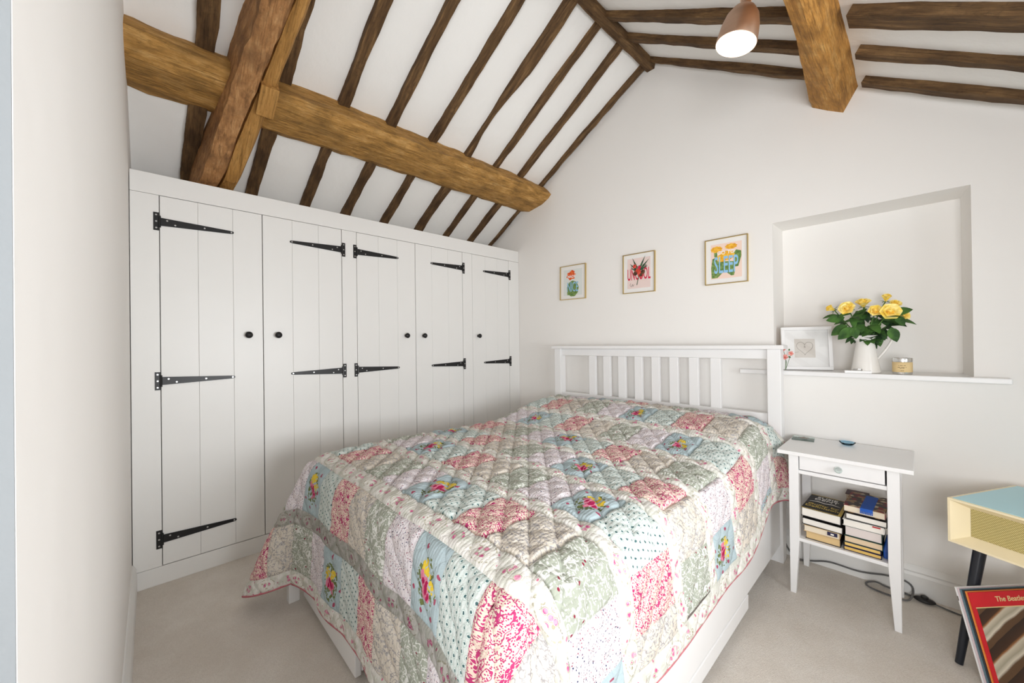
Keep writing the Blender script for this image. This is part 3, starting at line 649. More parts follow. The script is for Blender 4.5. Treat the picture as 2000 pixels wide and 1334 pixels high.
# ------------------------------------------------------------------ books
PAGES = {}
def pages_mat(col):
    k = tuple(col)
    if k not in PAGES:
        t = NT('page_edges', 0.9, 0, .1); o = t.obj(); z = t.sep(o)[2]
        l = t.math('FRACT', t.math('MULTIPLY', z, 900.0)); t.color(t.mix(t.math('MULTIPLY', l, 0.35), col, tuple(c * .72 for c in col[:3]) + (1,))); PAGES[k] = t.m
    return PAGES[k]
def book(label, x0, x1, y0, y1, z0, z1, cover, page, rz=0.0, tilt=0.0, spine='R', group=None):
    """flat-lying book: boards, a page block, spine on the right (R), left (L) or back (B)"""
    t = thing('book', label, 'book', ((x0 + x1) / 2, (y0 + y1) / 2, z0), group)
    T = Matrix.Translation(((x0 + x1) / 2, (y0 + y1) / 2, z0)) @ Matrix.Rotation(rz, 4, 'Z') @ Matrix.Rotation(tilt, 4, 'Y')
    w_, d_, h_ = (x1 - x0) / 2, (y1 - y0) / 2, z1 - z0; th = 0.0022
    q = MB(); q.T = T; q.box(-w_, w_, -d_, d_, 0, th); q.box(-w_, w_, -d_, d_, h_ - th, h_)
    if spine == 'R': q.box(w_ - th, w_, -d_, d_, 0, h_)
    elif spine == 'L': q.box(-w_, -w_ + th, -d_, d_, 0, h_)
    else: q.box(-w_, w_, d_ - th, d_, 0, h_)
    q.build('cover', cover, t)
    q = MB(); q.T = T; q.box(-w_ + .003, w_ - .003, -d_ + .003, d_ - .003, th * 1.02, h_ - th * 1.02); q.build('pages', pages_mat(page), t)
    t['_'] = 0; del t['_']
    return t, T, w_, d_, h_
def cm(name, *c): M[name] = plain(name, srgb(*c), 0.45, vary=0.08, scale=30); return name
for nm, c in dict(c_black=(24, 22, 22), c_gold=(196, 170, 84), c_navy=(30, 28, 66), c_tan=(206, 176, 132), c_maroon=(64, 28, 34), c_grey=(96, 92, 92), c_dkgreen=(28, 58, 48), c_red=(176, 40, 44), c_blue=(24, 84, 176), c_cream=(230, 214, 176), c_white=(238, 236, 230)).items(): cm(nm, *c)
cr = srgb(234, 222, 200); wh = srgb(240, 236, 228); tn = srgb(222, 192, 142)
book('tan-edged paperback at the bottom of the left pile on the bedside shelf', 2.336, 2.466, -0.372, -0.16, 0.2745, 0.309, 'c_black', tn)
t, T, w_, d_, h_ = book('cream-paged paperback with a navy tag on its edge in the left pile of bedside books', 2.330, 2.464, -0.378, -0.16, 0.3095, 0.3395, 'c_tan', cr)
q = MB(); q.T = T; q.box(.022, .058, -d_ - .0015, -d_ + .002, .010, .026); q.build('tag', 'c_navy', t); q = MB(); q.T = T; q.box(.034, .046, -d_ - .0022, -d_ - .0014, .014, .021); q.build('tag_mark', 'c_white', t)
book('white-paged hardback with dark boards right under the black jacketed book', 2.323, 2.472, -0.380, -0.16, 0.3415, 0.372, 'c_black', wh, 0.02, 0.03)
t, T, w_, d_, h_ = book('black hardback with silver and gold title lettering on top of the left pile', 2.324, 2.472, -0.376, -0.150, 0.3785, 0.420, 'c_black', wh, -0.03, 0.012)
q = MB(); q.T = T; q.box(w_ - .012, w_ + .0004, -d_, d_, h_ - .0002, h_ + .0006); q.box(-w_, w_, -d_ - .0002, -d_ + .004, h_ - .0002, h_ + .0006); q.box(-w_, w_, d_ - .004, d_, h_ - .0002, h_ + .0006); q.build('gold_edging', 'c_gold', t)
Tz = T @ Matrix.Translation((-.004, 0, h_ + .0004))
text('SUSIE', .034, 'c_white', t, Tz @ Matrix.Translation((0, .082, 0)), sx=1.0, bold=.0004); text('DENT', .034, 'c_white', t, Tz @ Matrix.Translation((0, .050, 0)), sx=1.05, bold=.0004)
text('Guilty by', .032, 'c_gold', t, Tz @ Matrix.Translation((0, -.032, 0)), bold=.0004); text('Definition', .032, 'c_gold', t, Tz @ Matrix.Translation((0, -.064, 0)), bold=.0004)
q = MB(); q.T = Tz; q.prism([(-.06, .004), (-.03, .022), (0, .012), (.03, .022), (.06, .004), (.03, .013), (0, .004), (-.03, .013)], 0, .0005, 2); q.build('open_book_emblem', 'c_white', t)
book('dark navy book with gold-edged pages lying directly on the bedside shelf', 2.476, 2.602, -0.376, -0.17, 0.2745, 0.2925, 'c_navy', srgb(228, 190, 110))
book('navy book with striped gold page edge, second up in the right pile', 2.477, 2.600, -0.374, -0.17, 0.293, 0.311, 'c_navy', srgb(236, 200, 120))
book('tan-paged book with dark green boards low in the right pile', 2.478, 2.606, -0.374, -0.17, 0.3115, 0.340, 'c_dkgreen', srgb(228, 204, 172))
book('fat book with pale grey pages in the middle of the right pile', 2.480, 2.604, -0.372, -0.17, 0.3405, 0.384, 'c_dkgreen', srgb(226, 216, 212))
t, T, w_, d_, h_ = book('white-paged book with a red label on its edge in the right pile', 2.474, 2.612, -0.374, -0.17, 0.3845, 0.413, 'c_white', wh)
q = MB(); q.T = T; q.box(.030, .056, -d_ - .001, -d_ + .002, .021, .027); q.build('label', 'c_red', t)
book('slim dark-boarded hardback second from the top of the right pile', 2.484, 2.620, -0.374, -0.16, 0.4165, 0.443, 'c_black', wh, 0.0, 0.015)
def cover_collage():
    t = NT('cover_collage', 0.4); u = t.obj(); v = t.vor(u, 55); c = t.ramp(t.sep(v.outputs['Color'])[0], [(0, srgb(60, 50, 46)), (.3, srgb(150, 120, 84)), (.5, srgb(122, 30, 40)), (.7, srgb(196, 180, 150)), (.85, srgb(70, 64, 70))], 'CONSTANT'); t.color(c); return t.m
M['collage'] = cover_collage()
t, T, w_, d_, h_ = book('book with a busy brown and red cover picture on top of the right pile', 2.480, 2.620, -0.366, -0.14, 0.4455, 0.476, 'collage', cr, -0.04, 0.0)
bmk = MB(); bmk.T = T; bmk.box(-.012, .030, -d_ - .002, .085, h_ + .0002, h_ + .002); bmk.box(-.012, .030, -d_ - .004, -d_ - .002, h_ - .012, h_ + .002)
for k in range(8): bmk.box(-.012 + k * .0054, -.012 + k * .0054 + .0036, -d_ - .004, -d_ - .002, h_ - .022, h_ - .012)
tag(bmk.build('bookmark', 'c_blue'), 'fringed royal blue bookmark lying over the topmost book', 'bookmark')
book('maroon-black book pushed to the back behind the two piles', 2.462, 2.545, -0.150, -0.070, 0.2745, 0.462, 'c_maroon', cr)
q = MB(); q.T = Matrix.Translation((2.610, -.322, .2745)); q.loft([[(-.004, -.03, 0), (.022, -.03, 0), (.022, .05, 0), (-.004, .05, 0)], [(-.006, -.026, .03), (.022, -.026, .03), (.022, .05, .03), (-.006, .05, .03)], [(.004, -.012, .085), (.014, -.012, .085), (.014, .04, .085), (.004, .04, .085)]])
tag(q.build('blue_pouch', 'c_blue', bevel=.004), 'small blue cloth pouch squeezed between the right pile and the table leg', 'pouch')

# ------------------------------------------------------------------ cable and foot switch, socket
def smooth_path(pts, n=8):
    pts = [Vector(p) for p in pts]; out = []
    for i in range(len(pts) - 1):
        p0, p1, p2, p3 = pts[max(i - 1, 0)], pts[i], pts[i + 1], pts[min(i + 2, len(pts) - 1)]
        for k in range(n):
            t = k / n; out.append(0.5 * ((2 * p1) + (p2 - p0) * t + (2 * p0 - 5 * p1 + 4 * p2 - p3) * t * t + (3 * p1 - p0 - 3 * p2 + p3) * t ** 3))
    return out + [pts[-1]]
lc = thing('lamp_cable', 'grey flex with a black foot switch looping behind the bedside table', 'cable', (2.5, -0.05, 0))
q = MB(); q.tube(smooth_path([(2.176, -.045, .275), (2.178, -.060, .20), (2.19, -.055, .08), (2.24, -.05, .012), (2.30, -.030, .012), (2.38, -.026, .036), (2.50, -.026, .037), (2.60, -.026, .060), (2.665, -.026, .060), (2.690, -.030, .034), (2.676, -.10, .009), (2.62, -.112, .007), (2.545, -.098, .007), (2.528, -.07, .011), (2.56, -.042, .017), (2.60, -.040, .010), (2.65, -.040, .007), (2.694, -.054, .010)]), .0042, 8); q.build('flex', 'cable', lc, smooth='all')
q = MB(); q.T = Matrix.Translation((2.727, -.058, .002)) @ Matrix.Rotation(-0.02, 4, 'Z'); q.sphere((0, 0, .011), .012, 3.1, 1.9, .95, 20, 8); sw = q.build('foot_switch', 'rubber', lc, smooth='all')
q = MB(); q.T = Matrix.Translation((2.727, -.058, .002)); q.lathe([(.013, .018), (.013, .027), (.010, .030), (.0005, .0305)], seg=20); q.build('button', 'rubber', sw, smooth=True)
q = MB(); q.tube(smooth_path([(2.760, -.060, .010), (2.80, -.066, .006), (2.86, -.075, .006), (2.96, -.06, .006), (3.10, -.05, .006)]), .0035, 8); q.build('flex', 'cable', lc, smooth='all')
so = thing('wall_socket', 'white double wall socket low on the gable wall beside the bed', 'socket', (2.14, -0.006, 0.25))
q = MB(); q.box(2.062, 2.200, -.010, 0, .255, .335); q.build('face_plate', 'bedwhite', so, bevel=.003)
q = MB(); q.box(2.155, 2.192, -.043, -.0105, .262, .302); q.build('plug', 'bedwhite', so, bevel=.005)

# ------------------------------------------------------------------ radiogram console and records
cn = thing('record_console', 'retro cream-framed console with pale blue top and woven speaker grille on black legs', 'console', (3.2, -0.45, 0))
cp = Vector((2.790, -0.450, 0)); ex = Vector((0.882, -0.471, 0)).normalized(); ey = Vector((-ex.y, ex.x, 0))
CT = frame(cp, ex, ey, (0, 0, 1)); CW, CDp, Z0, Z1 = 0.86, 0.415, 0.455, 0.621
M['cream'] = plain('cream_lacquer', srgb(240, 226, 190), 0.4, vary=.02); M['babyblue'] = plain('pale_blue_laminate', srgb(170, 216, 226), 0.3, vary=.02); M['blackleg'] = plain('black_lacquer', (0.012, 0.014, 0.02, 1), 0.3)
def grille():
    t = NT('woven_speaker_cloth', 0.85); o = t.obj(); x, y, z = t.sep(o); s = t.math('SINE', t.math('MULTIPLY', t.math('ADD', x, z), 900.0)); s2 = t.math('SINE', t.math('MULTIPLY', t.math('SUBTRACT', t.math('ADD', x, 0.0), z), 600.0))
    t.color(t.mix(t.ramp(t.math('ADD', t.math('MULTIPLY', s, .35), t.math('MULTIPLY', s2, .15)), [(-.0, K0), (.3, W1)]), srgb(166, 150, 92), srgb(214, 200, 142))); t.bump(s, .3, .001); return t.m
M['grille'] = grille()
q = MB(); q.T = CT
def fr(x, z, y): return (x, y, z)
o4 = [(0, Z0), (CW, Z0), (CW, Z1), (0, Z1)]; m4 = [(.007, Z0 + .007), (CW - .007, Z0 + .007), (CW - .007, Z1 - .007), (.007, Z1 - .007)]; i4 = [(.045, Z0 + .032), (CW - .045, Z0 + .032), (CW - .045, Z1 - .030), (.045, Z1 - .030)]
q.loft([[fr(x, z, CDp) for x, z in o4], [fr(x, z, 0) for x, z in o4], [fr(x, z, 0) for x, z in m4], [fr(x, z, .038) for x, z in i4]], cap=False)
q.add([fr(x, z, CDp) for x, z in o4], [(0, 1, 2, 3)]); q.build('case', 'cream', cn)
q = MB(); q.T = CT; q.add([fr(x, z, .0385) for x, z in i4], [(0, 1, 2, 3)]); q.add([fr(x, z, .045) for x, z in i4], [(0, 1, 2, 3)]); q.build('speaker_grille', 'grille', cn)
q = MB(); q.T = CT; q.box(.010, CW - .010, .010, CDp - .006, Z1 - .001, Z1 + .0015); q.build('top_panel', 'babyblue', cn)
def pix(p):
    d = Vector(p) - CAM; z = d.dot(FV); return 1000 + FPX * d.dot(RV) / z, 667 - FPX * d.dot(UV_) / z
def leg_miss(lx):
    a, c = CT @ Vector((.022, .006, 0)), CT @ Vector((lx, .11, Z0))
    q_ = min((pix(a.lerp(c, t / 60)) for t in range(61)), key=lambda e: abs(e[1] - 1135))
    return abs(q_[0] - 1903)
LEGX = min([k * .002 for k in range(120)], key=leg_miss)
for lx, ly, fx, fy in ((LEGX, .11, .022, .006), (CW - .10, .07, CW - .02, .0), (.10, CDp - .09, .04, CDp - .03), (CW - .10, CDp - .09, CW - .04, CDp - .03)):
    q = MB(); a = CT @ Vector((lx, ly, Z0 - .001)); c = CT @ Vector((fx, fy, 0.002)); q.tube([a, a + (c - a) * .5, c], [.0185, .0155, .011], 16); q.build('leg', 'blackleg', cn, smooth=True)
# records leaning on the console leg: local x along the sleeve, z up the sleeve, y backwards
ld = Vector((0.650, 0.760, 0)).normalized(); bk = Vector((-ld.y, ld.x, 0)); lean = math.radians(15)
lz = (Vector((0, 0, 1)) * math.cos(lean) + bk * math.sin(lean)); ly = lz.cross(ld)
def photo_print():
    t = NT('sleeve_photo_print', 0.35); o = t.obj(); x, y, z = t.sep(o)
    s = t.math('ADD', t.math('MULTIPLY', x, 5.0), t.math('MULTIPLY', z, -9.0)); f = t.math('FRACT', t.math('ADD', s, t.math('MULTIPLY', t.noise(o, 6, 2), .35)))
    t.color(t.ramp(f, [(0, srgb(52, 36, 28)), (.30, srgb(70, 46, 32)), (.36, srgb(150, 100, 58)), (.42, srgb(206, 196, 176)), (.60, srgb(168, 160, 140)), (.72, srgb(216, 208, 190)), (.80, srgb(96, 70, 48))])); return t.m
M['photo'] = photo_print()
for nm, c in dict(s_red=(206, 32, 44), s_orange=(232, 140, 66), s_dark=(52, 56, 62), s_teal=(96, 122, 132), s_pale=(232, 232, 232), s_pink=(214, 196, 200), s_gold=(226, 206, 150)).items(): cm(nm, *c)
lab = ['record sleeve with a red band and white-gold title, first of the leaning records', 'orange-edged record sleeve right behind the red-banded one', 'charcoal record sleeve third in the leaning row', 'teal grey record sleeve in the leaning row of records', 'pinkish white record sleeve in the leaning row of records', 'white record sleeve with a small mark, last of the leaning records']
basep = Vector((2.899, -0.565, 0.0)); ll = 0.315
for k, cmn in enumerate(['s_red', 's_orange', 's_dark', 's_teal', 's_pink', 's_pale']):
    off = basep - ly * 0 + bk * (0.0064 * k / math.cos(lean)) - ld * (0.001 + 0.0016 * k)
    T = frame(off + Vector((0, 0, .001)), ld, ly, lz)
    r = thing('vinyl_record', lab[k], 'record', off, 'vinyl records leaning under the console')
    q = MB(); q.box(0, ll, 0, .0050, 0, ll); q.build('sleeve', cmn, r, mat=T)
    if k == 0:
        q = MB(); q.box(.012, ll, -.0006, 0.0, 0, ll - .050); q.build('cover_photo', 'photo', r, mat=T)
        q = MB(); q.box(.010, ll, -.0003, 0.0, ll - .0505, ll - .047); q.build('cover_line', 's_gold', r, mat=T)
        text('The Beatles / 1962-1966', .0235, 's_gold', r, T @ Matrix.Translation((.093, -.0004, ll - .024)) @ Matrix.Rotation(math.pi / 2, 4, 'X'), align='LEFT', bold=.0003, sx=1.05)
    if k == 5:
        q = MB(); q.box(-.0004, 0.0, .002, .0045, ll - .045, ll - .030); q.build('mark', 'ink', r, mat=T)

# ------------------------------------------------------------------ framed prints on the gable wall
def poly_plate(par, nm, pts, mat, T, th=.0005):
    q = MB(); q.T = T; q.prism(pts, 0, th, 2); return q.build(nm, mat, par)
def blob(cx, cy, rx, ry, n=20, k=0, amp=0.0, ph=0.0): return [(cx + rx * (1 + amp * math.sin(k * a + ph)) * math.cos(a), cy + ry * (1 + amp * math.sin(k * a + ph)) * math.sin(a)) for a in [2 * math.pi * i / n for i in range(n)]]
def mottle(name, a, c, s=60):
    t = NT(name, .7); o = t.obj(); t.color(t.mix(t.ramp(t.noise(o, s, 3), [(.38, K0), (.62, W1)]), srgb(*a), srgb(*c))); M[name] = t.m
mottle('p_cactus', (84, 122, 62), (140, 164, 92)); mottle('p_orange', (214, 66, 32), (240, 122, 54)); mottle('p_yellow', (226, 158, 32), (246, 198, 74)); mottle('p_dkleaf', (28, 58, 48), (70, 104, 70)); mottle('p_twig', (58, 40, 32), (112, 78, 52)); mottle('p_redflower', (176, 36, 36), (228, 92, 70))
for nm, c in dict(p_blue=(150, 196, 226), p_sky=(146, 196, 234), p_grey=(222, 226, 222), p_pink=(232, 212, 206), p_peach=(240, 214, 200), p_crimson=(206, 36, 74), p_white=(246, 244, 238), p_black=(40, 40, 44)).items(): M[nm] = plain(nm, srgb(*c), .7, vary=.02)
def picture(label, x0, x1, z0, z1, bgc, tilt=0.0):
    t = thing('framed_print', label, 'picture', ((x0 + x1) / 2, -.012, z0), 'framed flower prints on the gable wall')
    T = Matrix.Translation(((x0 + x1) / 2, -.004, (z0 + z1) / 2)) @ Matrix.Rotation(tilt, 4, 'Y') @ Matrix.Rotation(math.pi / 2, 4, 'X')   # local x right, y up, z towards the room
    w_, h_ = (x1 - x0) / 2, (z1 - z0) / 2; f = .0055
    q = MB(); q.T = T
    for bx in ((-w_, w_, h_ - f, h_), (-w_, w_, -h_, -h_ + f), (-w_, -w_ + f, -h_ + f, h_ - f), (w_ - f, w_, -h_ + f, h_ - f)): q.box(*bx, -.004, .014)
    q.build('frame', 'brass', t, bevel=.0008)
    q = MB(); q.T = T; q.box(-w_ + f, w_ - f, -h_ + f, h_ - f, -.002, .004); q.build('mount', 'mount', t)
    pw, ph = w_ * .72, h_ * .76
    T2 = T @ Matrix.Translation((0, 0, .0042)); poly_plate(t, 'print', [(-pw, -ph), (pw, -ph), (pw, ph), (-pw, ph)], bgc, T2)
    q = MB(); q.T = T; q.box(-w_ + f, w_ - f, -h_ + f, h_ - f, .0098, .0112); q.build('glass', 'glass', t)
    return t, lambda d: T2 @ Matrix.Translation((0, 0, d)), pw, ph
t, L, pw, ph = picture('brass-framed print of a blue-green cactus with an orange flower, MADE lettering', 0.538, 0.812, 1.604, 1.900, 'p_grey', 0.02)
poly_plate(t, 'cactus', blob(.0, -.055, .062, .068, 28, 9, .03), 'p_cactus', L(.0006)); poly_plate(t, 'cactus_foot', [(-.058, -.108), (.030, -.108), (.052, -.08), (.05, -.05), (-.06, -.06)], 'p_cactus', L(.0007))
poly_plate(t, 'flower', blob(-.018, .058, .046, .034, 28, 6, .14), 'p_orange', L(.0006)); poly_plate(t, 'flower', blob(-.006, .085, .026, .020, 20, 5, .12), 'p_orange', L(.0012))
text('MADE', .032, 'p_white', t, L(.0022) @ Matrix.Translation((-.012, .050, 0)), bold=.0006); text('NICE', .118, 'p_blue', t, L(.0022) @ Matrix.Translation((0, -.044, 0)), sx=.46, bold=.0010)
t, L, pw, ph = picture('brass-framed pink print with crimson UNCOOL lettering behind a dark flower sprig', 1.162, 1.420, 1.597, 1.894, 'p_pink', 0.015)
text("DON'T BE", .026, 'p_twig', t, L(.0007) @ Matrix.Translation((0, .045, 0)), bold=.0006, sx=1.1); text('UNCOOL', .122, 'p_crimson', t, L(.0007) @ Matrix.Translation((0, -.012, 0)), sx=.355, bold=.0012)
q = MB(); q.T = L(.0025) @ Matrix.Translation((0, .012, 0)) @ Matrix.Diagonal((1.15, 1.3, 1, 1))
q.tube(smooth_path([(-.012, -.078, 0), (.0, -.03, 0), (.004, .02, 0)], 4), .0022, 6)
for a, ln in ((-.9, .07), (-.5, .08), (.5, .085), (.85, .085), (1.15, .06), (-1.2, .05)):
    dx, dy = math.sin(a), math.cos(a); q.prism([(.0, .0), (dx * ln * .5 - dy * .006, dy * ln * .5 + dx * .006), (dx * ln * 1.15, dy * ln * 1.15), (dx * ln * .5 + dy * .006, dy * ln * .5 - dx * .006)], 0, .0005, 2)
q.build('leaves', 'p_dkleaf', t)
for cx, cy, r_, m_ in ((-.004, .012, .022, 'p_redflower'), (.018, -.010, .024, 'p_redflower'), (.020, -.016, .012, 'p_twig'), (-.030, .052, .015, 'p_redflower'), (-.026, -.002, .016, 'p_twig'), (.036, .004, .016, 'p_twig'), (.008, .040, .012, 'p_crimson')): poly_plate(t, 'flower', blob(cx, cy, r_, r_, 20, 7, .12), m_, L(.0042 + random.random() * .0008))
q = MB(); q.T = L(.0012); q.tube(smooth_path([(-.064, -.072, 0), (-.070, -.085, 0), (-.058, -.098, 0), (-.05, -.080, 0), (-.046, -.096, 0), (-.036, -.080, 0)], 4), .0009, 5); q.build('signature', 'p_black', t)
t, L, pw, ph = picture('brass-framed peach print of a yellow-flowered cactus with pale blue SLEEP lettering', 1.764, 2.014, 1.593, 1.886, 'p_peach', 0.008)
for pts in ([(-.085, -.105), (-.050, -.105), (-.020, -.075), (-.020, .0), (-.045, .035), (-.080, .02), (-.088, -.04)], [(-.035, -.070), (.0, -.072), (.030, -.098), (.045, -.098), (.052, -.07), (.045, -.01), (-.03, .0)], [(.050, -.045), (.070, -.045), (.088, .02), (.086, .05), (.060, .06), (.044, .045), (.046, -.01)], [(-.068, .03), (-.052, .03), (-.05, .07), (-.070, .06)]): poly_plate(t, 'cactus', pts, 'p_cactus', L(.0006 + random.random() * .0004))
for cx, cy, rx, ry in ((-.055, .078, .034, .020), (.030, .086, .034, .017), (.004, .030, .046, .030), (-.026, .018, .030, .024)): poly_plate(t, 'flower', blob(cx, cy, rx, ry, 26, 9, .10), 'p_yellow', L(.0012 + random.random() * .0004))
text('SLEEP', .150, 'p_sky', t, L(.0022) @ Matrix.Translation((0, -.030, 0)), sx=.385, bold=.0016); text('GO TO', .032, 'p_white', t, L(.0022) @ Matrix.Translation((0, .052, 0)), bold=.0004)

# ------------------------------------------------------------------ things on the sill
SZ = 1.0572
fx = thing('heart_picture', 'white framed print of a drawn heart leaning in the niche behind the jug', 'picture', (2.28, 0.05, SZ))
T = Matrix.Translation((2.281, 0.060, SZ + .0008)) @ Matrix.Rotation(0.36, 4, 'Z') @ Matrix.Rotation(math.radians(-7), 4, 'X') @ Matrix.Rotation(math.pi / 2, 4, 'X')
w_, h_ = .118, .246; q = MB(); q.T = T
for bx in ((-w_, w_, h_ - .018, h_), (-w_, w_, 0, .018), (-w_, -w_ + .018, .018, h_ - .018), (w_ - .018, w_, .018, h_ - .018)): q.box(*bx, 0, .020)
q.build('frame', 'bedwhite', fx, bevel=.0015)
q = MB(); q.T = T; q.box(-w_ + .002, w_ - .002, .002, h_ - .002, -.008, -.0002); q.build('backing_board', 'truss2', fx)
q = MB(); q.T = T; q.box(-w_ + .018, w_ - .018, .018, h_ - .018, 0.0, .006); q.build('mount', 'mount', fx)
q = MB(); q.T = T; q.box(-.054, .042, .070, .178, .0062, .0068); q.build('print', 'greyprint', fx)
hp = [(-.006 + .0024 * 16 * math.sin(a) ** 3, .128 + .0026 * (13 * math.cos(a) - 5 * math.cos(2 * a) - 2 * math.cos(3 * a) - math.cos(4 * a)), .0074) for a in [2 * math.pi * k / 40 for k in range(41)]]
q = MB(); q.T = T; q.tube(hp, .0008, 5); q.tube([(-.054, .098, .0074), (-.034, .104, .0074)], .0007, 5); q.build('heart_drawing', 'pencil', fx)
text('&', .016, 'pencil', fx, T @ Matrix.Translation((-.006, .132, .0070)))
q = MB(); q.T = T; q.box(-w_ + .018, w_ - .018, .018, h_ - .018, .012, .0135); q.build('glass', 'glass2', fx)

jg = thing('enamel_jug', 'tall white conical jug with a looped handle holding yellow roses', 'jug', (2.532, 0.020, SZ))
J = Vector((2.532, 0.020, SZ)); q = MB(); q.T = Matrix.Translation(J)
prof = [(0.0005, .001), (.056, .001), (.0585, .004), (.058, .010), (.050, .060), (.0425, .110), (.0365, .155), (.036, .162), (.0385, .170), (.046, .186), (.050, .192), (.0475, .192), (.036, .171), (.0335, .162), (.034, .150), (.048, .055), (.055, .012), (0.0005, .006)]
seg = 40; rings = []
for r_, z in prof:
    rg = []
    for i in range(seg):
        a = 2 * math.pi * i / seg; sp = max(0, -math.cos(a - .35)) ** 10 * max(0, (z - .160) / .03) * .022
        rg.append(((r_ + sp) * math.cos(a), (r_ + sp) * math.sin(a), z + sp * .4))
    rings.append(rg)
q.loft(rings, cap=False); q.build('body', 'ceramic', jg, smooth=True)
q = MB(); q.T = Matrix.Translation(J) @ Matrix.Rotation(0.25, 4, 'Z')
q.tube(smooth_path([(.042, 0, .184), (.066, 0, .192), (.090, 0, .188), (.100, 0, .172), (.094, 0, .150), (.074, 0, .112), (.052, 0, .078), (.046, 0, .070)]), .0058, 10); q.build('handle', 'ceramic', jg, smooth='all')
mottle('petal', (248, 220, 92), (255, 242, 164), 40); mottle('leafgreen', (40, 74, 30), (74, 116, 48), 25); mottle('stem', (62, 96, 44), (84, 120, 58), 25); mottle('leafdark', (26, 50, 26), (50, 84, 40), 25)
def petal_ring(q, n, r0, r1, hh, tilt, ph, curl, wid):
    for k in range(n):
        a0 = 2 * math.pi * k / n + ph; vs = []; NU, NV = 6, 6
        for j in range(NV + 1):
            t = j / NV
            for i in range(NU + 1):
                s = i / NU * 2 - 1; wv = math.sin(math.pi * min(1, .18 + .62 * t)) ** .7
                a = a0 + s * wid * wv
                rr = r0 + (r1 - r0) * t ** 1.2 + curl * max(0, t - .7) * 2 - .004 * (1 - s * s) * tilt; z = hh * t * (1 - .10 * s * s) - curl * 1.5 * max(0, t - .75)
                vs.append((rr * math.cos(a), rr * math.sin(a), z))
        q.add(vs, [(j * (NU + 1) + i, j * (NU + 1) + i + 1, (j + 1) * (NU + 1) + i + 1, (j + 1) * (NU + 1) + i) for j in range(NV) for i in range(NU)])
def leaf_mesh(q, base_, dirv, ln, wd_, bend, up):
    d = Vector(dirv).normalized(); s = d.cross(Vector(up)); s.normalize(); nrm = s.cross(d); vs = []; n = 7
    for j in range(n + 1):
        t = j / n; w2 = wd_ * (math.sin(math.pi * t ** .8) ** .8) * (1 if j not in (0, n) else 0)
        c = Vector(base_) + d * ln * t - nrm * bend * t * t * ln
        for s_ in (-1, 0, 1): vs.append(c + s * w2 * s_ - nrm * (-.18 * w2 * abs(s_)))
    q.add(vs, [(j * 3 + i, j * 3 + i + 1, j * 3 + i + 4, j * 3 + i + 3) for j in range(n) for i in range(2)])
ROSE = [((1623, 603), .02, 0.030, (-.75, -.45, .5), 'yellow rose bud at the picture-frame end of the jug bouquet'), ((1655, 603), -.02, 0.032, (-.2, -.9, .35), 'open yellow rose facing out beside the end bud'), ((1686, 593), .04, 0.034, (.0, -.4, .85), 'ragged yellow rose standing tall in the middle of the bouquet'), ((1710, 608), -.02, 0.031, (.1, -.85, .3), 'yellow rose low in the bouquet above the jug spout'), ((1731, 582), .04, 0.030, (.15, -.3, .9), 'highest yellow rose of the bouquet'), ((1748, 595), .05, 0.030, (.3, -.5, .75), 'yellow rose half hidden behind the wide open one'), ((1739, 609), -.03, 0.034, (.15, -.95, .15), 'wide open pale yellow rose on the handle side of the bouquet'), ((1766, 616), .05, 0.026, (.75, -.5, .2), 'drooping yellow rose partly behind a leaf at the handle side')]
rim = J + Vector((0, 0, .175))
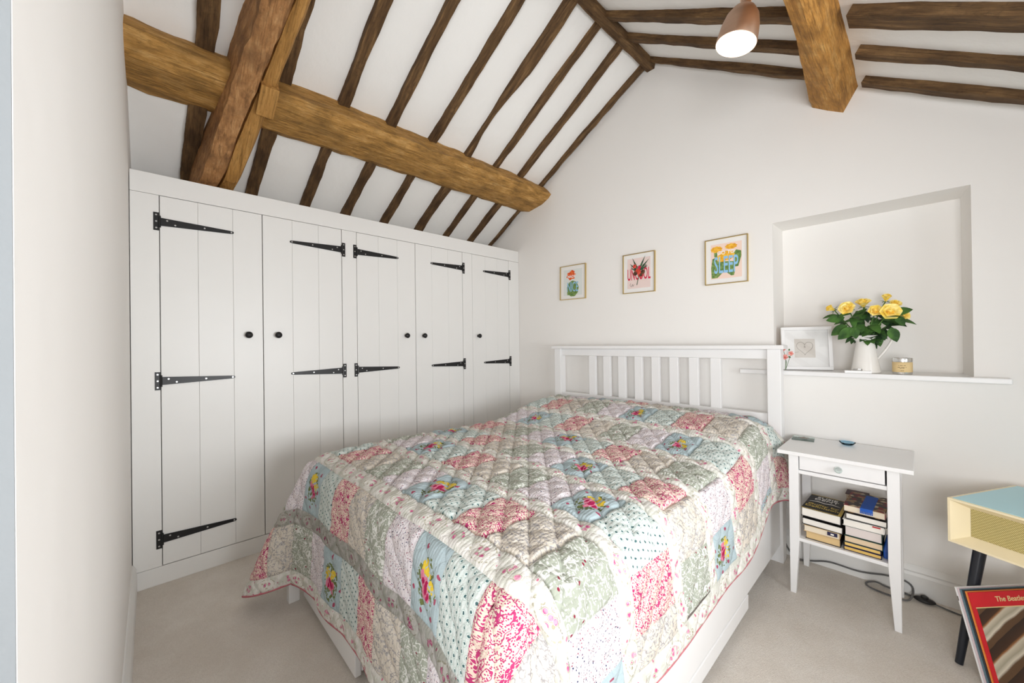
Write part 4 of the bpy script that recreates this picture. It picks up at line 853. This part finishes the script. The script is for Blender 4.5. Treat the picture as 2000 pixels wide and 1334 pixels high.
for k, ((px, py), yy, R, ax_, lab_) in enumerate(ROSE):
    R *= 1.12; c = P(px, py, 1, yy); r = thing('yellow_rose', lab_, 'rose', J + Vector((.006 * math.cos(k * 2.1), .006 * math.sin(k * 2.1), .012)), 'yellow roses in the white jug')
    a = Vector(ax_).normalized(); T = Matrix.Translation(c - a * R * .55) @ a.to_track_quat('Z', 'Y').to_matrix().to_4x4()
    q = MB(); q.T = T
    open_ = [.55, 1.0, .85, .85, .62, .75, 1.05, .8][k]
    q.sphere((0, 0, R * .62), R * .26, 1, 1, 1.7, 10, 6); petal_ring(q, 3, .002, R * .30, R * 1.16, 1, .3 * k, -.004, 1.25); petal_ring(q, 4, .002, R * .36, R * 1.18, 1, .9 * k, -.002, 1.1); petal_ring(q, 4, .003, R * .42 * open_, R * 1.15, 1, .5 + k, .001, .95)
    petal_ring(q, 5, .004, R * .68 * open_, R * 1.16, 1, .1 + k, .003, .85); petal_ring(q, 6, .004, R * .95 * open_, R * 1.02, 1, .8 + k, .006 * open_, .75)
    q.build('bloom', 'petal', r, smooth='all')
    q = MB(); q.T = T; 
    for s_ in range(5): leaf_mesh(q, (0, 0, 0), (math.cos(s_ * 1.257), math.sin(s_ * 1.257), .25), .026, .004, .3, (0, 0, 1))
    q.build('sepals', 'stem', r, smooth='all')
    st = J + Vector((.018 * math.cos(k * 2.1), .014 * math.sin(k * 2.1), .012)); q = MB(); off_ = Vector((.022 * (c.x - J.x) / .12, .0, 0))
    q.tube(smooth_path([st, rim + off_, rim.lerp(c, .5) + off_ * .5 + Vector((0, 0, .01)), c - a * R * .5], 5), .0026, 7); q.build('stem', 'stem', r, smooth='all')
    rnd = random.Random(40 + k)
    for m_ in range(11):
        t_ = rnd.uniform(-.05, .85); b_ = rim.lerp(c, max(0.06, t_)); dx = (c.x - J.x)
        dv = Vector((dx * 4 + rnd.uniform(-.9, .9), rnd.uniform(-1.0, .15), rnd.uniform(-.75, .35))); q = MB()
        leaf_mesh(q, b_, dv, rnd.uniform(.046, .074), rnd.uniform(.016, .025), rnd.uniform(.15, .5), (0.1, -.5, 1)); q.build('leaf', rnd.choice(['leafgreen', 'leafgreen', 'leafdark']), r, smooth='all')
    for (k2, px0, py0, px1, py1, ln) in ((7, 1745, 611, 1783, 604, .075), (7, 1752, 617, 1766, 637, .05), (6, 1740, 640, 1752, 668, .06), (0, 1655, 635, 1623, 655, .055), (0, 1650, 620, 1613, 626, .055), (2, 1690, 645, 1688, 668, .05), (3, 1668, 638, 1672, 662, .055), (1, 1668, 640, 1636, 663, .06)):
        if k2 == k:
            p0 = P(px0, py0, 1, yy - .03); p1 = P(px1, py1, 1, yy - .045); q = MB(); leaf_mesh(q, p0, p1 - p0, (p1 - p0).length, (p1 - p0).length * .30, .05, (0, -1, .35)); q.build('leaf', 'leafgreen', r, smooth='all')

tn_ = thing('candle_tin', 'silver candle tin with a kraft paper label beside the jug', 'candle', (2.666, -0.012, SZ))
q = MB(); q.T = Matrix.Translation((2.666, -0.012, SZ)); q.lathe([(0.0005, .0005), (.0335, .0005), (.035, .003), (.035, .060), (.034, .062)], seg=36); q.build('tin', 'silver', tn_, smooth=True)
q = MB(); q.T = Matrix.Translation((2.666, -0.012, SZ)); q.lathe([(.0345, .062), (.0365, .063), (.0365, .077), (.0355, .080), (.033, .080), (.0325, .078), (.0005, .078)], seg=36); q.build('lid', 'silver', tn_, smooth=True)
q = MB(); q.T = Matrix.Translation((2.666, -0.012, SZ)); q.lathe([(.0352, .012), (.0355, .0122), (.0355, .0598), (.0352, .060)], seg=36); lb = q.build('label', 'kraft', tn_, smooth='all')
q = MB()
for z, a0, a1 in ((.043, -1.95, -1.20), (.034, -2.0, -1.15), (.030, -1.85, -1.35), (.018, -1.75, -1.4)):
    n = 10
    for i in range(n):
        if (i * 7 + int(z * 1000)) % 5 == 0: continue
        a = a0 + (a1 - a0) * i / n; c = a + (a1 - a0) / n * .8
        q.add([(2.666 + .0357 * math.cos(x), -.012 + .0357 * math.sin(x), SZ + zz) for x, zz in ((a, z), (c, z), (c, z + .0022), (a, z + .0022))], [(0, 1, 2, 3)])
q.build('label_print', 'ink', lb)
q = MB(); q.T = Matrix.Translation((2.512, -0.062, SZ)) @ Matrix.Rotation(.10, 4, 'Z'); q.box(-.045, .045, -.028, .028, 0, .014)
q.T = Matrix.Translation((2.505, -0.032, SZ)) 
q2 = MB(); q2.T = Matrix.Translation((2.505, -0.030, SZ)) @ Matrix.Rotation(.15, 4, 'Z'); q2.box(-.052, .052, -.024, .024, 0.0, .013)
tag(q2.build('wooden_block', 'bedwhite', bevel=.002), 'small white block tray standing before the jug on the sill', 'tray')
q = MB(); q.T = Matrix.Translation((2.508, -0.030, SZ + .0132)); q.lathe([(0.0005, 0), (.0185, 0), (.019, .001), (.019, .008), (.0182, .0085), (.0178, .006), (0.0005, .006)], seg=24)
tag(q.build('tealight', 'silver', smooth=True), 'silver tealight sitting on the white block', 'candle')
# pink flower ornament beside the headboard post
mottle('pinkpetal', (214, 110, 104), (240, 176, 164), 60)
orn = thing('pink_flower_sprig', 'small sprig of pink artificial roses on the sill beside the headboard post', 'flowers', (2.205, -0.030, SZ))
for (px, py, r_) in ((1545, 691, .014), (1533, 698, .017), (1530, 683, .012)):
    c = P(px, py, 1, -.03); q = MB(); q.T = Matrix.Translation(c) @ Vector((.1, -.9, .3)).to_track_quat('Z', 'Y').to_matrix().to_4x4(); petal_ring(q, 4, .001, r_ * .35, r_ * .8, 1, 0, .001, .9); petal_ring(q, 5, .002, r_ * .95, r_ * .6, 1, .5, .002, .75); q.build('bloom', 'pinkpetal', orn, smooth='all')
    q = MB(); q.tube(smooth_path([c, c.lerp(Vector((2.200, -.030, SZ + .03)), .6) + Vector((.004, 0, 0)), (2.198, -.030, SZ + .001)], 4), .0012, 6); q.build('stem', 'stem', orn, smooth='all')
q = MB(); leaf_mesh(q, P(1541, 685, 1, -.03), (.2, -.1, 1), .012, .004, .1, (0, -1, .2)); leaf_mesh(q, P(1540, 696, 1, -.03), (.6, -.1, -.5), .014, .004, .1, (0, -1, .2)); q.build('leaves', 'leafgreen', orn, smooth='all')

# ------------------------------------------------------------------ copper pendant lamp
lp = thing('pendant_lamp', 'copper dome pendant lamp, lit, hanging at a tilt from the right roof slope', 'lamp', (2.282, -1.10, 2.31))
cu = NT('brushed_copper', 0.42, 1.0); o_ = cu.obj(); cu.color(cu.mix(cu.noise(cu.mapv(o_, (1, 1, 8)), 9, 3), (0.70, 0.48, 0.35, 1), (0.80, 0.58, 0.45, 1))); M['copper'] = cu.m
M['shadein'] = plain('white_enamel_inside', (0.86, 0.80, 0.74, 1), 0.5)
lo_c = P(1437, 87, 1, -1.106); hi_c = P(1459, -6, 1, -1.085); axv = (hi_c - lo_c); H_ = axv.length; axv.normalize()
T = Matrix.Translation(lo_c) @ axv.to_track_quat('Z', 'Y').to_matrix().to_4x4(); RS = 0.067
q = MB(); q.T = T; q.lathe([(RS, 0), (RS + .001, .004), (RS * .985, .030), (RS * .93, .065), (RS * .80, .098), (RS * .58, .122), (RS * .32, .136), (RS * .22, .139)], seg=48); q.build('shade', 'copper', lp, smooth='all')
q = MB(); q.T = T; q.lathe([(RS - .0008, .0005), (RS * .972, .030), (RS * .915, .065), (RS * .785, .096), (RS * .56, .119), (RS * .30, .132), (.0005, .133)], seg=48); q.build('shade_lining', 'shadein', lp, smooth='all')
q = MB(); q.T = T; q.lathe([(RS * .24, .136), (RS * .24, .158), (RS * .30, .160), (RS * .30, .166), (RS * .14, .178), (.007, .186), (.007, .230), (.0005, .231)], seg=28); q.build('cap', 'copper', lp, smooth=True)
bl = NT('lit_bulb', .4); bl.b.inputs['Emission Color'].default_value = (1, .86, .68, 1); bl.b.inputs['Emission Strength'].default_value = 1.8; M['bulb'] = bl.m
q = MB(); q.T = T; q.sphere((0, 0, .062), .026, 1, 1, 1.15, 16, 10); q.build('bulb', 'bulb', lp, smooth='all')
ctop = T @ Vector((0, 0, .228)); ce = Vector((2.36, -1.10, zr(2.36) - 0.002))
q = MB(); q.tube(smooth_path([ctop, ctop.lerp(ce, .5), ce], 5), .0045, 8); q.build('rod', 'copper', lp, smooth='all')
q = MB(); q.T = Matrix.Translation(ce) @ (-nR).to_track_quat('Z', 'Y').to_matrix().to_4x4() ; q.lathe([(.045, .004), (.045, -.012), (.035, -.022), (.0005, -.024)], seg=28); q.build('ceiling_rose', 'copper', lp, smooth=True)
pl = bpy.data.lights.new('lamp_glow', 'POINT'); pl.energy = 0.30; pl.color = (1, .84, .66); pl.shadow_soft_size = .02
po = bpy.data.objects.new('lamp_glow', pl); C.objects.link(po); po.location = T @ Vector((0, 0, .022))
